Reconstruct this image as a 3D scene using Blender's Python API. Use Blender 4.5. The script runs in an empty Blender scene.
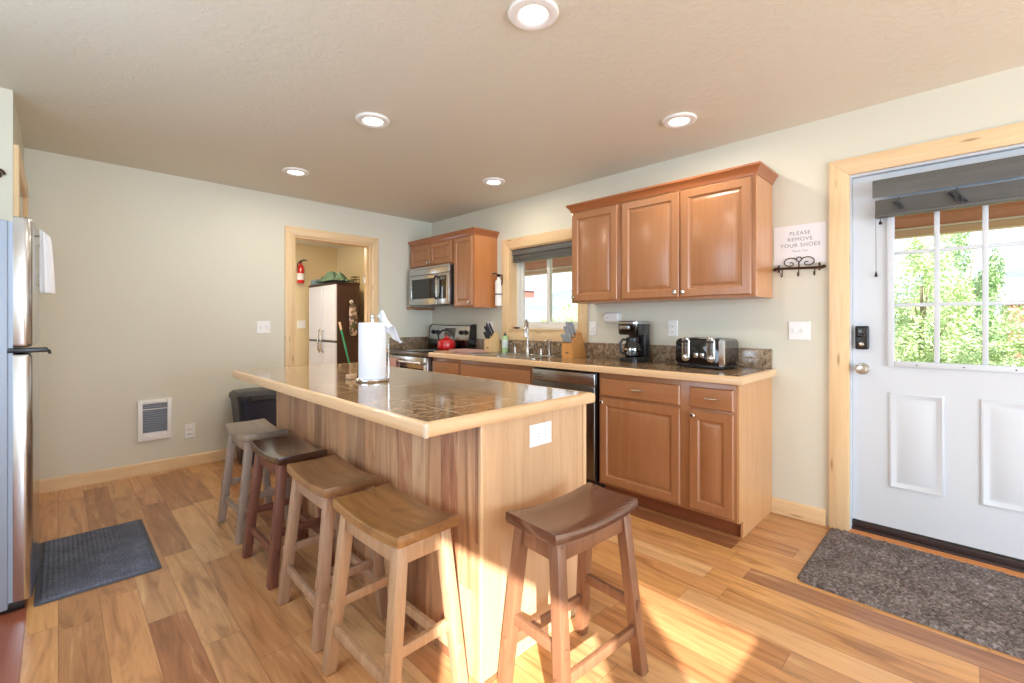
import bpy, bmesh, math, random
from mathutils import Vector, Matrix, noise
R = math.radians
PI = math.pi
random.seed(7)
SC = bpy.context.scene
COL = SC.collection

# ------------------------------------------------------------------ camera
W, D, L, H = 3.258, 4.670, -0.170, 2.44      # right wall x, back wall y, left wall x, ceiling z
cam = bpy.data.cameras.new('camera')
cam.sensor_width = 36.0
cam.lens = 455.6 / 1024 * 36.0
cam.shift_y = -(341.5 - 322.7) / 1024
cam.clip_start = 0.02
cam.clip_end = 500
co = bpy.data.objects.new('camera', cam)
COL.objects.link(co)
co.location = (0, 0, 1.2148)
co.rotation_euler = (R(90), 0, R(-44.88))
SC.camera = co

# ------------------------------------------------------------------ sky, sun, daylight, exposure
world = bpy.data.worlds.new('sky')
SC.world = world
world.use_nodes = True
bgn = world.node_tree.nodes['Background']
bgn.inputs[0].default_value = (0.80, 0.89, 1.0, 1)
bgn.inputs[1].default_value = 1.9

SUN_E, SUN_AZ = R(26), R(40.9)               # height; heading of the light, from +y towards +x
sd = bpy.data.lights.new('sun', 'SUN')
sd.energy = 18.0
sd.angle = R(0.6)
sd.color = (1.0, 0.96, 0.90)
so = bpy.data.objects.new('sun', sd)
COL.objects.link(so)
so.location = (-20, -24, 15)
so.rotation_euler = Vector((math.sin(SUN_AZ) * math.cos(SUN_E), math.cos(SUN_AZ) * math.cos(SUN_E), -math.sin(SUN_E))).to_track_quat('-Z', 'Y').to_euler()


def area(name, loc, direction, sx, sy, power, color):
    a = bpy.data.lights.new(name, 'AREA')
    a.shape = 'RECTANGLE'
    a.size, a.size_y = sx, sy
    a.energy = power
    a.color = color
    o = bpy.data.objects.new(name, a)
    COL.objects.link(o)
    o.location = loc
    o.rotation_euler = Vector(direction).to_track_quat('-Z', 'Y').to_euler()
    return o


DAY = (0.64, 0.82, 1.0)
area('daylight_rear', (0.85, -4.16, 1.15), (0, 1, 0), 3.2, 1.9, 220, DAY)
area('daylight_fill_left', (-0.98, 1.65, 1.475), (1, 0, 0), 1.5, 1.15, 30, DAY)  # added fill in an unseen opening, lifts the shade on the island side
area('daylight_pantry', (0.98, 6.6, 1.4), (1, 0, 0), 0.8, 1.0, 9, DAY)
area('daylight_fill_left', (-0.98, -2.77, 1.42), (1, 0, 0), 1.0, 1.6, 5, DAY)
area('daylight_fill_left', (-0.98, -1.48, 1.31), (1, 0, 0), 1.0, 1.36, 5, DAY)

SC.view_settings.view_transform = 'Standard'
SC.view_settings.look = 'None'
SC.view_settings.gamma = 1
SC.view_settings.use_curve_mapping = False
SC.view_settings.exposure = 0.0
SC.cycles.use_denoising = True
SC.cycles.max_bounces = 10
SC.cycles.diffuse_bounces = 6
SC.cycles.glossy_bounces = 4
SC.cycles.transmission_bounces = 6
SC.cycles.transparent_max_bounces = 12
SC.cycles.sample_clamp_indirect = 6.0

LAMP_W = 6.5                                  # each ceiling lamp
LAMP_C = (1.0, 0.92, 0.77)


# ------------------------------------------------------------------ materials
def srgb(r, g, b):
    f = lambda c: (c / 255 / 12.92) if c / 255 <= 0.04045 else ((c / 255 + 0.055) / 1.055) ** 2.4
    return (f(r), f(g), f(b), 1)


class NT:
    """small helper round a node tree"""
    def __init__(self, name):
        self.m = bpy.data.materials.new(name)
        self.m.use_nodes = True
        self.t = self.m.node_tree
        self.p = self.t.nodes['Principled BSDF']
        self._c = None

    def n(self, typ, **kw):
        x = self.t.nodes.new(typ)
        for k, v in kw.items():
            setattr(x, k, v)
        return x

    def l(self, a, b):
        self.t.links.new(a, b)

    def put(self, sock, v):
        if isinstance(v, bpy.types.NodeSocket):
            self.l(v, sock)
        else:
            sock.default_value = v

    def coord(self):
        if self._c is None:
            self._c = self.n('ShaderNodeTexCoord').outputs['Object']
        return self._c

    def math(self, op, a, b=0.0, c=0.0):
        x = self.n('ShaderNodeMath', operation=op)
        for i, v in enumerate((a, b, c)):
            self.put(x.inputs[i], v)
        return x.outputs[0]

    def scale(self, v, s):
        x = self.n('ShaderNodeMapping')
        self.l(v, x.inputs['Vector'])
        x.inputs['Scale'].default_value = s
        return x.outputs[0]

    def sep(self, v):
        x = self.n('ShaderNodeSeparateXYZ')
        self.l(v, x.inputs[0])
        return x.outputs

    def comb(self, a, b, c):
        x = self.n('ShaderNodeCombineXYZ')
        for i, v in enumerate((a, b, c)):
            self.put(x.inputs[i], v)
        return x.outputs[0]

    def noise(self, v, sc=5.0, det=3.0, dist=0.0, rough=0.5):
        x = self.n('ShaderNodeTexNoise')
        self.l(v, x.inputs['Vector'])
        x.inputs['Scale'].default_value = sc
        x.inputs['Detail'].default_value = det
        x.inputs['Distortion'].default_value = dist
        x.inputs['Roughness'].default_value = rough
        return x.outputs['Fac']

    def ramp(self, f, stops, interp='LINEAR'):
        x = self.n('ShaderNodeValToRGB')
        x.color_ramp.interpolation = interp
        e = x.color_ramp.elements
        while len(e) < len(stops):
            e.new(0.5)
        for i, (p, c) in enumerate(stops):
            e[i].position = p
            e[i].color = c if len(c) == 4 else (*c, 1)
        self.l(f, x.inputs[0])
        return x.outputs[0]

    def mix(self, f, a, b, mode='MIX'):
        x = self.n('ShaderNodeMix', data_type='RGBA', blend_type=mode)
        self.put(x.inputs[0], f)
        self.put(x.inputs[6], a)
        self.put(x.inputs[7], b)
        return x.outputs[2]

    def bump(self, h, strength=0.2, dist=0.01):
        x = self.n('ShaderNodeBump')
        x.inputs['Strength'].default_value = strength
        x.inputs['Distance'].default_value = dist
        self.l(h, x.inputs['Height'])
        self.l(x.outputs[0], self.p.inputs['Normal'])

    def set(self, **kw):
        for k, v in kw.items():
            self.put(self.p.inputs[k.replace('_', ' ')], v)
        return self.m


def plain(name, c, rough=0.5, metal=0.0, bump=0.0, bscale=200, coat=0.0, var=0.0, spec=0.5):
    t = NT(name)
    col = srgb(*c)
    f = t.noise(t.coord(), bscale if bump else 6.0, 3)
    if var:
        t.l(t.mix(f, tuple(x * (1 - var) for x in col[:3]) + (1,), tuple(min(1, x * (1 + var)) for x in col[:3]) + (1,)), t.p.inputs['Base Color'])
    else:
        t.p.inputs['Base Color'].default_value = col
    if bump:
        t.bump(f, bump, 0.002)
    return t.set(Roughness=rough, Metallic=metal, Coat_Weight=coat, Specular_IOR_Level=spec)


def wood(name, dark, light, axis='Z', rough=0.35, grain=1.0, coat=0.15, knots=False, spec=0.5, wear=None):
    t = NT(name)
    long_, cross = 0.9, 14.0
    s = {'X': (long_, cross, cross), 'Y': (cross, long_, cross), 'Z': (cross, cross, long_)}[axis]
    c = t.scale(t.coord(), s)
    a = t.noise(c, 1.6, 5, 1.2, 0.6)
    fine = t.noise(t.scale(t.coord(), tuple(x * 6 for x in s)), 3.0, 3)
    f = t.math('ADD', t.math('MULTIPLY', a, 0.75 * grain), t.math('MULTIPLY', fine, 0.25 * grain))
    f = t.math('ADD', f, 0.5 - 0.5 * grain)
    col = t.ramp(f, [(0.30, srgb(*dark)), (0.68, srgb(*light))])
    if knots:
        ks = {'X': (1.6, 9, 9), 'Y': (9, 1.6, 9), 'Z': (9, 9, 1.6)}[axis]
        v = t.n('ShaderNodeTexVoronoi')
        t.l(t.scale(t.coord(), ks), v.inputs['Vector'])
        v.inputs['Scale'].default_value = 1.9
        k = t.ramp(v.outputs['Distance'], [(0.05, (1, 1, 1)), (0.16, (0, 0, 0))])
        col = t.mix(t.math('MULTIPLY', k, 0.75), col, srgb(140, 88, 48))
    if wear:
        w = t.ramp(t.noise(t.coord(), 7, 6, 0.4), [(0.52, (0, 0, 0)), (0.66, (1, 1, 1))])
        col = t.mix(t.math('MULTIPLY', w, 0.6), col, srgb(*wear))
    t.l(col, t.p.inputs['Base Color'])
    t.bump(fine, 0.08, 0.002)
    return t.set(Roughness=rough, Coat_Weight=coat, Coat_Roughness=0.2, Specular_IOR_Level=spec)


def planks(name, width, length, ua, va, tones, rough=0.3, seam=0.012, coat=0.2):
    """boards: ua crosses them, va runs along them"""
    t = NT(name)
    o = t.sep(t.coord())
    u = t.math('DIVIDE', o[ua], width)
    row = t.math('FLOOR', u)
    fu = t.math('FRACT', u)
    wn = t.n('ShaderNodeTexWhiteNoise', noise_dimensions='1D')
    t.l(row, wn.inputs['W'])
    v = t.math('ADD', t.math('DIVIDE', o[va], length), t.math('MULTIPLY', wn.outputs['Value'], 7.3))
    colm = t.math('FLOOR', v)
    fv = t.math('FRACT', v)
    w2 = t.n('ShaderNodeTexWhiteNoise', noise_dimensions='3D')
    t.l(t.comb(row, colm, 3.7), w2.inputs['Vector'])
    idv = w2.outputs['Value']
    base = t.ramp(idv, [(i / (len(tones) - 1), srgb(*c)) for i, c in enumerate(tones)])
    sh = t.math('MULTIPLY', idv, 57.0)
    gx = t.math('ADD', t.math('MULTIPLY', o[ua], 13.0), sh)
    gy = t.math('ADD', t.math('MULTIPLY', o[va], 1.5), t.math('MULTIPLY', idv, 31.0))
    g = t.noise(t.comb(gx, gy, sh), 1.0, 5, 1.6, 0.62)
    g2 = t.noise(t.comb(t.math('MULTIPLY', gx, 8.0), t.math('MULTIPLY', gy, 2.0), sh), 1.0, 3)
    dk = t.ramp(g, [(0.33, (0.62, 0.56, 0.52)), (0.50, (1, 1, 1)), (0.72, (1.0, 1.0, 0.98))])
    col = t.mix(1.0, base, dk, 'MULTIPLY')
    lt = t.ramp(g, [(0.56, (0, 0, 0)), (0.72, (1, 1, 1))])
    col = t.mix(t.math('MULTIPLY', lt, 0.45), col, srgb(*tones[-1]))
    col = t.mix(0.35, col, t.mix(1.0, col, t.ramp(g2, [(0.35, (0.75, 0.7, 0.66)), (0.6, (1, 1, 1))]), 'MULTIPLY'))
    eu = t.math('MINIMUM', fu, t.math('SUBTRACT', 1.0, fu))
    ev = t.math('MULTIPLY', t.math('MINIMUM', fv, t.math('SUBTRACT', 1.0, fv)), length / width)
    e = t.math('LESS_THAN', t.math('MINIMUM', eu, ev), seam)
    col = t.mix(t.math('MULTIPLY', e, 0.45), col, srgb(92, 58, 34))
    t.l(col, t.p.inputs['Base Color'])
    t.bump(t.math('SUBTRACT', t.math('MULTIPLY', g2, 0.25), e), 0.12, 0.002)
    return t.set(Roughness=rough, Coat_Weight=coat, Coat_Roughness=0.18)


def granite(name, tile=None, c1=(92, 66, 44), c2=(146, 116, 84), c3=(178, 152, 118), rough=0.10, off=(0, 0)):
    t = NT(name)
    c = t.coord()
    a = t.noise(c, 26, 6, 1.4, 0.72)
    b = t.noise(c, 150, 2)
    v = t.n('ShaderNodeTexVoronoi')
    t.l(c, v.inputs['Vector'])
    v.inputs['Scale'].default_value = 120
    col = t.ramp(a, [(0.36, srgb(*c1)), (0.50, srgb(*c2)), (0.66, srgb(*c3))])
    sp = t.ramp(b, [(0.38, (0.45, 0.42, 0.40)), (0.52, (1, 1, 1))])
    col = t.mix(0.7, col, t.mix(1.0, col, sp, 'MULTIPLY'))
    r = rough
    if tile:
        o = t.sep(c)
        u = t.math('DIVIDE', t.math('SUBTRACT', o[0], off[0]), tile)
        w = t.math('DIVIDE', t.math('SUBTRACT', o[1], off[1]), tile)
        fu, fw = t.math('FRACT', u), t.math('FRACT', w)
        wn = t.n('ShaderNodeTexWhiteNoise', noise_dimensions='2D')
        t.l(t.comb(t.math('FLOOR', u), t.math('FLOOR', w), 0.0), wn.inputs['Vector'])
        col = t.mix(1.0, col, t.ramp(wn.outputs['Value'], [(0, (0.86, 0.84, 0.82)), (1, (1.08, 1.06, 1.03))]), 'MULTIPLY')
        m = t.math('MINIMUM', t.math('MINIMUM', fu, t.math('SUBTRACT', 1.0, fu)), t.math('MINIMUM', fw, t.math('SUBTRACT', 1.0, fw)))
        g = t.math('LESS_THAN', m, 0.006)
        col = t.mix(g, col, srgb(176, 160, 138))
        r = t.math('ADD', rough, t.math('MULTIPLY', g, 0.4))
    t.l(col, t.p.inputs['Base Color'])
    return t.set(Roughness=r, Specular_IOR_Level=0.6, Coat_Weight=0.25, Coat_Roughness=0.05)


def glass(name, tint=(1, 1, 1), ior=1.35, rough=0.0):
    """a clear pane: passes light, mirrors by Fresnel"""
    t = NT(name)
    tr = t.n('ShaderNodeBsdfTransparent')
    tr.inputs[0].default_value = (*tint, 1)
    gl = t.n('ShaderNodeBsdfGlossy')
    gl.inputs['Roughness'].default_value = rough
    fr = t.n('ShaderNodeFresnel')
    fr.inputs[0].default_value = ior
    mx = t.n('ShaderNodeMixShader')
    t.l(fr.outputs[0], mx.inputs[0])
    t.l(tr.outputs[0], mx.inputs[1])
    t.l(gl.outputs[0], mx.inputs[2])
    t.l(mx.outputs[0], t.t.nodes['Material Output'].inputs['Surface'])
    return t.m


def emit(name, c, s):
    t = NT(name)
    return t.set(Base_Color=srgb(*c), Emission_Color=srgb(*c), Emission_Strength=s)


def carpet(name, dark, mid, light, sc=90):
    t = NT(name)
    a = t.noise(t.coord(), sc, 4, 0.6, 0.7)
    b = t.noise(t.coord(), 9, 3)
    f = t.math('ADD', t.math('MULTIPLY', a, 0.75), t.math('MULTIPLY', b, 0.25))
    t.l(t.ramp(f, [(0.34, srgb(*dark)), (0.5, srgb(*mid)), (0.66, srgb(*light))]), t.p.inputs['Base Color'])
    t.bump(a, 0.9, 0.01)
    return t.set(Roughness=0.95, Specular_IOR_Level=0.1)


def brushed(name, c=(190, 192, 194), rough=0.26, axis='Y'):
    t = NT(name)
    s = {'X': (2, 300, 300), 'Y': (300, 2, 300), 'Z': (300, 300, 2)}[axis]
    f = t.noise(t.scale(t.coord(), s), 1.0, 2)
    r = t.math('ADD', rough - 0.05, t.math('MULTIPLY', f, 0.10))
    return t.set(Base_Color=srgb(*c), Metallic=1.0, Roughness=r)


def paint_wall(name, c, bscale=60, bump=0.12, rough=0.6):
    t = NT(name)
    f = t.noise(t.coord(), bscale, 4, 0.3)
    g = t.noise(t.coord(), 1.3, 2)
    col = srgb(*c)
    t.l(t.mix(g, tuple(x * 0.97 for x in col[:3]) + (1,), tuple(min(1, x * 1.03) for x in col[:3]) + (1,)), t.p.inputs['Base Color'])
    t.bump(f, bump, 0.004)
    return t.set(Roughness=rough, Specular_IOR_Level=0.35)


M = {}
M['wall'] = paint_wall('wall_paint', (219, 216, 201))
M['closet'] = paint_wall('pantry_paint', (226, 208, 168))


def _ceil():
    t = NT('knockdown_ceiling')
    f = t.ramp(t.noise(t.coord(), 15, 5, 1.2, 0.62), [(0.46, (0, 0, 0)), (0.56, (1, 1, 1))])
    t.bump(f, 0.18, 0.005)
    return t.set(Base_Color=srgb(220, 216, 203), Roughness=0.55, Specular_IOR_Level=0.35)


M['ceiling'] = _ceil()
FT = [(158, 102, 64), (210, 156, 104), (186, 130, 84), (220, 172, 120), (148, 96, 64), (212, 158, 98), (198, 142, 94), (234, 196, 146)]
M['floor'] = planks('floor_boards', 0.128, 0.92, 0, 1, FT, rough=0.30)
M['planks'] = planks('upright_boards', 0.098, 2.0, 1, 2, [(140, 96, 68), (214, 170, 128), (168, 112, 80), (222, 184, 142), (150, 106, 78), (206, 158, 116), (178, 124, 90), (232, 200, 158)], rough=0.38, coat=0.1)
for ax in 'XYZ':
    M['pine' + ax] = wood('knotty_pine_' + ax, (220, 184, 136), (240, 212, 170), ax, 0.38, 0.8, 0.1, True)
    M['cab' + ax] = wood('stained_maple_' + ax, (152, 100, 64), (176, 124, 84), ax, 0.30, 0.6, 0.25)
    M['maple' + ax] = wood('pale_maple_' + ax, (186, 146, 108), (216, 180, 142), ax, 0.35, 0.75, 0.15)
    M['edge' + ax] = wood('maple_edge_' + ax, (204, 162, 118), (230, 196, 154), ax, 0.28, 0.7, 0.3)
M['crown'] = wood('crown_maple', (146, 84, 48), (170, 104, 62), 'Y', 0.3, 0.6, 0.25)
M['toekick'] = wood('toe_kick_wood', (128, 70, 42), (150, 86, 52), 'Y', 0.4, 0.6, 0.1)
M['tile'] = granite('granite_tile', 0.305, (112, 84, 56), (168, 136, 100), (200, 172, 136), off=(0.05, 0.02))
M['granite'] = granite('granite', None, (92, 72, 54), (148, 126, 102), (186, 168, 146))
M['counter'] = granite('counter_tile', 0.305, (104, 78, 52), (158, 128, 94), (190, 164, 130), off=(0.0, -0.18))
M['steel'] = brushed('brushed_steel', axis='Y')
M['steelz'] = brushed('brushed_steel_upright', (200, 201, 203), 0.20, 'Z')
M['darksteel'] = brushed('dark_steel', (120, 116, 112), 0.30, 'Y')
M['chrome'] = plain('chrome', (225, 226, 228), 0.10, 1.0)
M['nickel'] = plain('satin_nickel', (200, 196, 188), 0.24, 1.0)
M['white'] = plain('white_plastic', (240, 240, 240), 0.35)
M['doorpaint'] = plain('white_door_paint', (208, 214, 222), 0.38)
M['vinyl'] = plain('white_vinyl', (232, 232, 228), 0.4)
M['black'] = plain('black_plastic', (24, 24, 27), 0.30)
M['gloss'] = plain('gloss_black', (12, 12, 14), 0.08, coat=0.5)
M['blackrubber'] = plain('black_rubber', (22, 22, 22), 0.7)
M['bronze'] = plain('dark_bronze', (72, 46, 32), 0.45, 0.7)
M['darkwood'] = wood('sill_dark', (46, 34, 34), (64, 48, 46), 'Y', 0.45, 0.5, 0.1)
M['blindslat'] = wood('grey_faux_wood', (80, 80, 78), (106, 105, 102), 'Y', 0.5, 0.6, 0.0)
M['slot'] = plain('socket_slot', (70, 68, 66), 0.6)
M['paper'] = plain('paper_white', (228, 230, 236), 0.9, bump=0.25, bscale=160, spec=0.1)
M['sheet'] = plain('sign_paper', (236, 236, 240), 0.7, spec=0.2)
M['ink'] = plain('grey_ink', (150, 150, 156), 0.8, spec=0.1)
M['glass'] = glass('window_glass', (0.97, 0.985, 0.98))
M['steelhandle'] = plain('steel_handle', (186, 190, 196), 0.38, 0.35)
M['carafe'] = glass('carafe_glass', (0.8, 0.8, 0.8), 1.6)
M['darkglass'] = plain('dark_oven_glass', (28, 26, 26), 0.08, coat=0.3)
M['screen'] = plain('grey_display', (92, 92, 84), 0.2)
M['red'] = plain('red_enamel', (205, 28, 30), 0.14, coat=0.5)
M['fridgeside'] = plain('grey_fridge_side', (150, 160, 176), 0.45, bump=0.1, bscale=300)
M['towel'] = plain('white_towel', (236, 236, 240), 0.95, bump=0.5, bscale=260, spec=0.1)
M['pinkcloth'] = plain('pink_towel', (196, 158, 150), 0.95, bump=0.5, bscale=260, spec=0.1)
M['doormat'] = carpet('charcoal_loop_pile', (64, 56, 54), (116, 106, 104), (168, 158, 156), 70)
M['kitchenmat'] = carpet('blue_grey_pile', (76, 80, 94), (112, 118, 136), (150, 156, 174), 160)
M['mathem'] = plain('grey_rubber_hem', (84, 86, 96), 0.8, bump=0.3)
M['bin'] = plain('navy_black_plastic', (40, 48, 66), 0.32)
M['binlid'] = plain('grey_black_lid', (58, 58, 62), 0.35)
M['resinsilver'] = plain('silver_resin', (206, 210, 222), 0.45)
M['resinbrown'] = plain('brown_resin', (64, 38, 32), 0.5)
M['greencloth'] = plain('sage_cloth', (96, 118, 100), 0.9, bump=0.4, bscale=120, var=0.25, spec=0.1)
M['bluecloth'] = plain('blue_grey_cloth', (122, 142, 156), 0.9, bump=0.4, bscale=120, spec=0.1)
M['greenstick'] = plain('green_handle', (52, 150, 112), 0.4)
M['tan'] = plain('tan_plastic', (214, 186, 160), 0.6)


def _floral():
    t = NT('floral_cloth')
    v = t.n('ShaderNodeTexVoronoi')
    t.l(t.coord(), v.inputs['Vector'])
    v.inputs['Scale'].default_value = 26
    t.l(t.ramp(t.sep(v.outputs['Color'])[0], [(0.0, srgb(98, 84, 78)), (0.35, srgb(176, 152, 146)), (0.6, srgb(88, 96, 70)), (0.8, srgb(196, 178, 170))], 'CONSTANT'), t.p.inputs['Base Color'])
    return t.set(Roughness=0.9)


M['floral'] = _floral()
M['knifeblock'] = wood('oak_block', (196, 132, 66), (216, 154, 88), 'Z', 0.45, 0.7, 0.05)
M['paleblock'] = wood('beech_block', (212, 176, 124), (228, 196, 148), 'Z', 0.45, 0.7, 0.05)
M['greensoap'] = plain('green_soap', (176, 208, 158), 0.2)
M['ledlens'] = emit('lamp_lens', (255, 246, 226), 9.0)
M['brownknob'] = plain('charcoal_handle', (48, 50, 60), 0.4)
# outdoors
M['grass'] = carpet('meadow', (138, 148, 92), (186, 186, 142), (214, 210, 178), 3)
M['leaf'] = plain('pale_leaf', (186, 206, 150), 0.6, var=0.35)
M['leafdark'] = plain('deep_leaf', (146, 174, 122), 0.6, var=0.35)
M['bark'] = plain('bark', (150, 134, 116), 0.9)
M['cedar'] = wood('cedar_board', (196, 138, 116), (220, 166, 142), 'Y', 0.6, 0.8, 0.0)
M['cedarred'] = wood('red_cedar_board', (150, 54, 44), (176, 72, 58), 'Y', 0.6, 0.8, 0.0)
M['porchbeam'] = wood('pale_beam', (206, 172, 148), (228, 198, 174), 'Y', 0.6, 0.6, 0.0)
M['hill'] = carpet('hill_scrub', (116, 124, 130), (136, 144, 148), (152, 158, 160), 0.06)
M['barn'] = plain('red_siding', (158, 92, 80), 0.7)
M['roofgrey'] = plain('grey_roof', (150, 154, 162), 0.6)


def stoolwood(nm, d, l, rough, wear=None, coat=0.2, axis='X'):
    return wood(nm, d, l, axis, rough, 0.9, coat, False, 0.5, wear)


# ------------------------------------------------------------------ mesh builder
def chain(o):
    m = Matrix.Identity(4)
    while o is not None:
        m = o.matrix_basis @ m
        o = o.parent
    return m


class MB:
    def __init__(self):
        self.b = bmesh.new()

    def face(self, vs):
        try:
            return self.b.faces.new(vs)
        except ValueError:
            return None

    def merge(self, t, mat=None):
        mp = {}
        for v in t.verts:
            mp[v] = self.b.verts.new(mat @ v.co if mat else v.co)
        for f in t.faces:
            self.face([mp[v] for v in f.verts])
        t.free()

    def box(self, x0, x1, y0, y1, z0, z1, bev=0.0, seg=2, mat=None):
        t = bmesh.new()
        vs = [t.verts.new((x, y, z)) for z in (z0, z1) for y in (y0, y1) for x in (x0, x1)]
        for f in ((0, 2, 3, 1), (4, 5, 7, 6), (0, 1, 5, 4), (2, 6, 7, 3), (0, 4, 6, 2), (1, 3, 7, 5)):
            t.faces.new([vs[i] for i in f])
        if bev > 0:
            bmesh.ops.bevel(t, geom=t.edges[:], offset=bev, segments=seg, profile=0.5, affect='EDGES')
        self.merge(t, mat)
        return self

    def hexa(self, bot, top, bev=0.0, seg=2):
        """two quads joined: a tapered or leaning bar"""
        t = bmesh.new()
        vs = [t.verts.new(p) for p in list(bot) + list(top)]
        for f in ((0, 3, 2, 1), (4, 5, 6, 7), (0, 1, 5, 4), (1, 2, 6, 5), (2, 3, 7, 6), (3, 0, 4, 7)):
            t.faces.new([vs[i] for i in f])
        if bev > 0:
            bmesh.ops.bevel(t, geom=t.edges[:], offset=bev, segments=seg, profile=0.5, affect='EDGES')
        self.merge(t)
        return self

    def bar(self, p0, p1, w, h, bev=0.003, up=(0, 0, 1)):
        p0, p1 = Vector(p0), Vector(p1)
        d = (p1 - p0).normalized()
        s = d.cross(Vector(up))
        if s.length < 1e-4:
            s = d.cross(Vector((1, 0, 0)))
        s.normalize()
        u = s.cross(d)
        q = lambda p: [p - s * w / 2 - u * h / 2, p + s * w / 2 - u * h / 2, p + s * w / 2 + u * h / 2, p - s * w / 2 + u * h / 2]
        return self.hexa(q(p0), q(p1), bev)

    def loft(self, secs, closed=True, cap=True):
        rows = [[self.b.verts.new(p) for p in s] for s in secs]
        n = len(rows[0])
        for a, c in zip(rows, rows[1:]):
            for i in range(n if closed else n - 1):
                j = (i + 1) % n
                self.face([a[i], a[j], c[j], c[i]])
        if cap and closed:
            self.face(rows[0][::-1])
            self.face(rows[-1])
        return self

    def panel(self, O, U, V, N, w, h, rings):
        """nested rectangles (inset, depth along N): first ring is the back edge, last one is filled"""
        O, U, V, N = map(Vector, (O, U, V, N))
        secs = []
        for i, d in rings:
            secs.append([O + U * a + V * c + N * d for a, c in ((i, i), (w - i, i), (w - i, h - i), (i, h - i))])
        return self.loft(secs)

    def lathe(self, prof, mat=None, seg=20, cap=True):
        mat = mat or Matrix.Identity(4)
        secs = []
        for r, z in prof:
            secs.append([mat @ Vector((max(r, 1e-5) * math.cos(2 * PI * k / seg), max(r, 1e-5) * math.sin(2 * PI * k / seg), z)) for k in range(seg)])
        return self.loft(secs, cap=cap)

    def tube(self, pts, r, seg=10, cap=True):
        pts = [Vector(p) for p in pts]
        rs = r if isinstance(r, (list, tuple)) else [r] * len(pts)
        secs = []
        s = None
        for i, p in enumerate(pts):
            d = (pts[min(i + 1, len(pts) - 1)] - pts[max(i - 1, 0)]).normalized()
            if s is None:
                s = d.orthogonal().normalized()
            else:
                s = (s - d * s.dot(d)).normalized()
            u = d.cross(s)
            secs.append([p + (s * math.cos(2 * PI * k / seg) + u * math.sin(2 * PI * k / seg)) * rs[i] for k in range(seg)])
        return self.loft(secs, cap=cap)

    def prism(self, poly, a, b, fn):
        """poly in 2-D, swept from a to b; fn(u, v, t) gives the point"""
        return self.loft([[fn(u, v, t) for u, v in poly] for t in (a, b)])

    def build(self, name, mat, parent=None, smooth=38, label=None):
        b = self.b
        bmesh.ops.recalc_face_normals(b, faces=b.faces[:])
        if parent is not None:
            b.transform(chain(parent).inverted())
        b.normal_update()
        if smooth:
            for f in b.faces:
                f.smooth = True
            lim = R(smooth)
            for e in b.edges:
                if len(e.link_faces) == 2 and e.calc_face_angle(0) > lim:
                    e.smooth = False
        me = bpy.data.meshes.new(name)
        b.to_mesh(me)
        b.free()
        me.materials.append(M[mat] if isinstance(mat, str) else mat)
        o = bpy.data.objects.new(name, me)
        COL.objects.link(o)
        if parent is not None:
            o.parent = parent
        if label:
            o['label'] = label
        return o


def tag(o, label=None, cat=None, group=None, kind=None):
    if label:
        o['label'] = label
    if cat:
        o['category'] = cat
    if group:
        o['group'] = group
    if kind:
        o['kind'] = kind
    return o


def thing(name, label, cat, loc=(0, 0, 0), rz=0.0, group=None, kind=None):
    o = bpy.data.objects.new(name, None)
    o.empty_display_size = 0.1
    COL.objects.link(o)
    o.location = loc
    o.rotation_euler = (0, 0, rz)
    return tag(o, label, cat, group, kind)


def copy_tree(o, parent=None):
    c = o.copy()
    COL.objects.link(c)
    c.parent = parent
    for ch in o.children:
        copy_tree(ch, c)
    return c


def T(x, y, z):
    return Matrix.Translation((x, y, z))


def axis_mat(loc, n):
    """local z along n"""
    return Matrix.Translation(loc) @ Vector(n).to_track_quat('Z', 'Y').to_matrix().to_4x4()


def arc(c, r, a0, a1, n, plane='xz'):
    out = []
    for i in range(n + 1):
        a = a0 + (a1 - a0) * i / n
        p, q = r * math.cos(a), r * math.sin(a)
        out.append({'xz': (c[0] + p, c[1], c[2] + q), 'yz': (c[0], c[1] + p, c[2] + q), 'xy': (c[0] + p, c[1] + q, c[2])}[plane])
    return out


X, Y, Z = Vector((1, 0, 0)), Vector((0, 1, 0)), Vector((0, 0, 1))


# ------------------------------------------------------------------ the shell
def wall(name, label, axis, a0, a1, u0, u1, z0, z1, holes, mat):
    """a slab normal to axis, from a0 to a1, spanning u and z, with rectangular openings"""
    us = sorted({u0, u1, *[h[0] for h in holes], *[h[1] for h in holes]})
    zs = sorted({z0, z1, *[h[2] for h in holes], *[h[3] for h in holes]})
    inside = lambda u, z: any(h[0] < u < h[1] and h[2] < z < h[3] for h in holes)
    P = (lambda a, u, z: (a, u, z)) if axis == 'x' else (lambda a, u, z: (u, a, z))
    m = MB()
    vv = {}

    def v(a, u, z):
        k = (round(a, 5), round(u, 5), round(z, 5))
        if k not in vv:
            vv[k] = m.b.verts.new(P(a, u, z))
        return vv[k]
    nu, nz = len(us) - 1, len(zs) - 1
    sol = [[not inside((us[i] + us[i + 1]) / 2, (zs[j] + zs[j + 1]) / 2) for j in range(nz)] for i in range(nu)]
    for i in range(nu):
        for j in range(nz):
            if not sol[i][j]:
                continue
            ua, ub, za, zb = us[i], us[i + 1], zs[j], zs[j + 1]
            for a in (a0, a1):
                m.face([v(a, ua, za), v(a, ub, za), v(a, ub, zb), v(a, ua, zb)])
            for di, dj, q in ((-1, 0, ((ua, za), (ua, zb))), (1, 0, ((ub, za), (ub, zb))), (0, -1, ((ua, za), (ub, za))), (0, 1, ((ua, zb), (ub, zb)))):
                ii, jj = i + di, j + dj
                if not (0 <= ii < nu and 0 <= jj < nz) or not sol[ii][jj]:
                    (p, s), (r, t) = q
                    m.face([v(a0, p, s), v(a0, r, t), v(a1, r, t), v(a1, p, s)])
    o = m.build(name, mat, smooth=0)
    return tag(o, label, 'wall', kind='structure')


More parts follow.
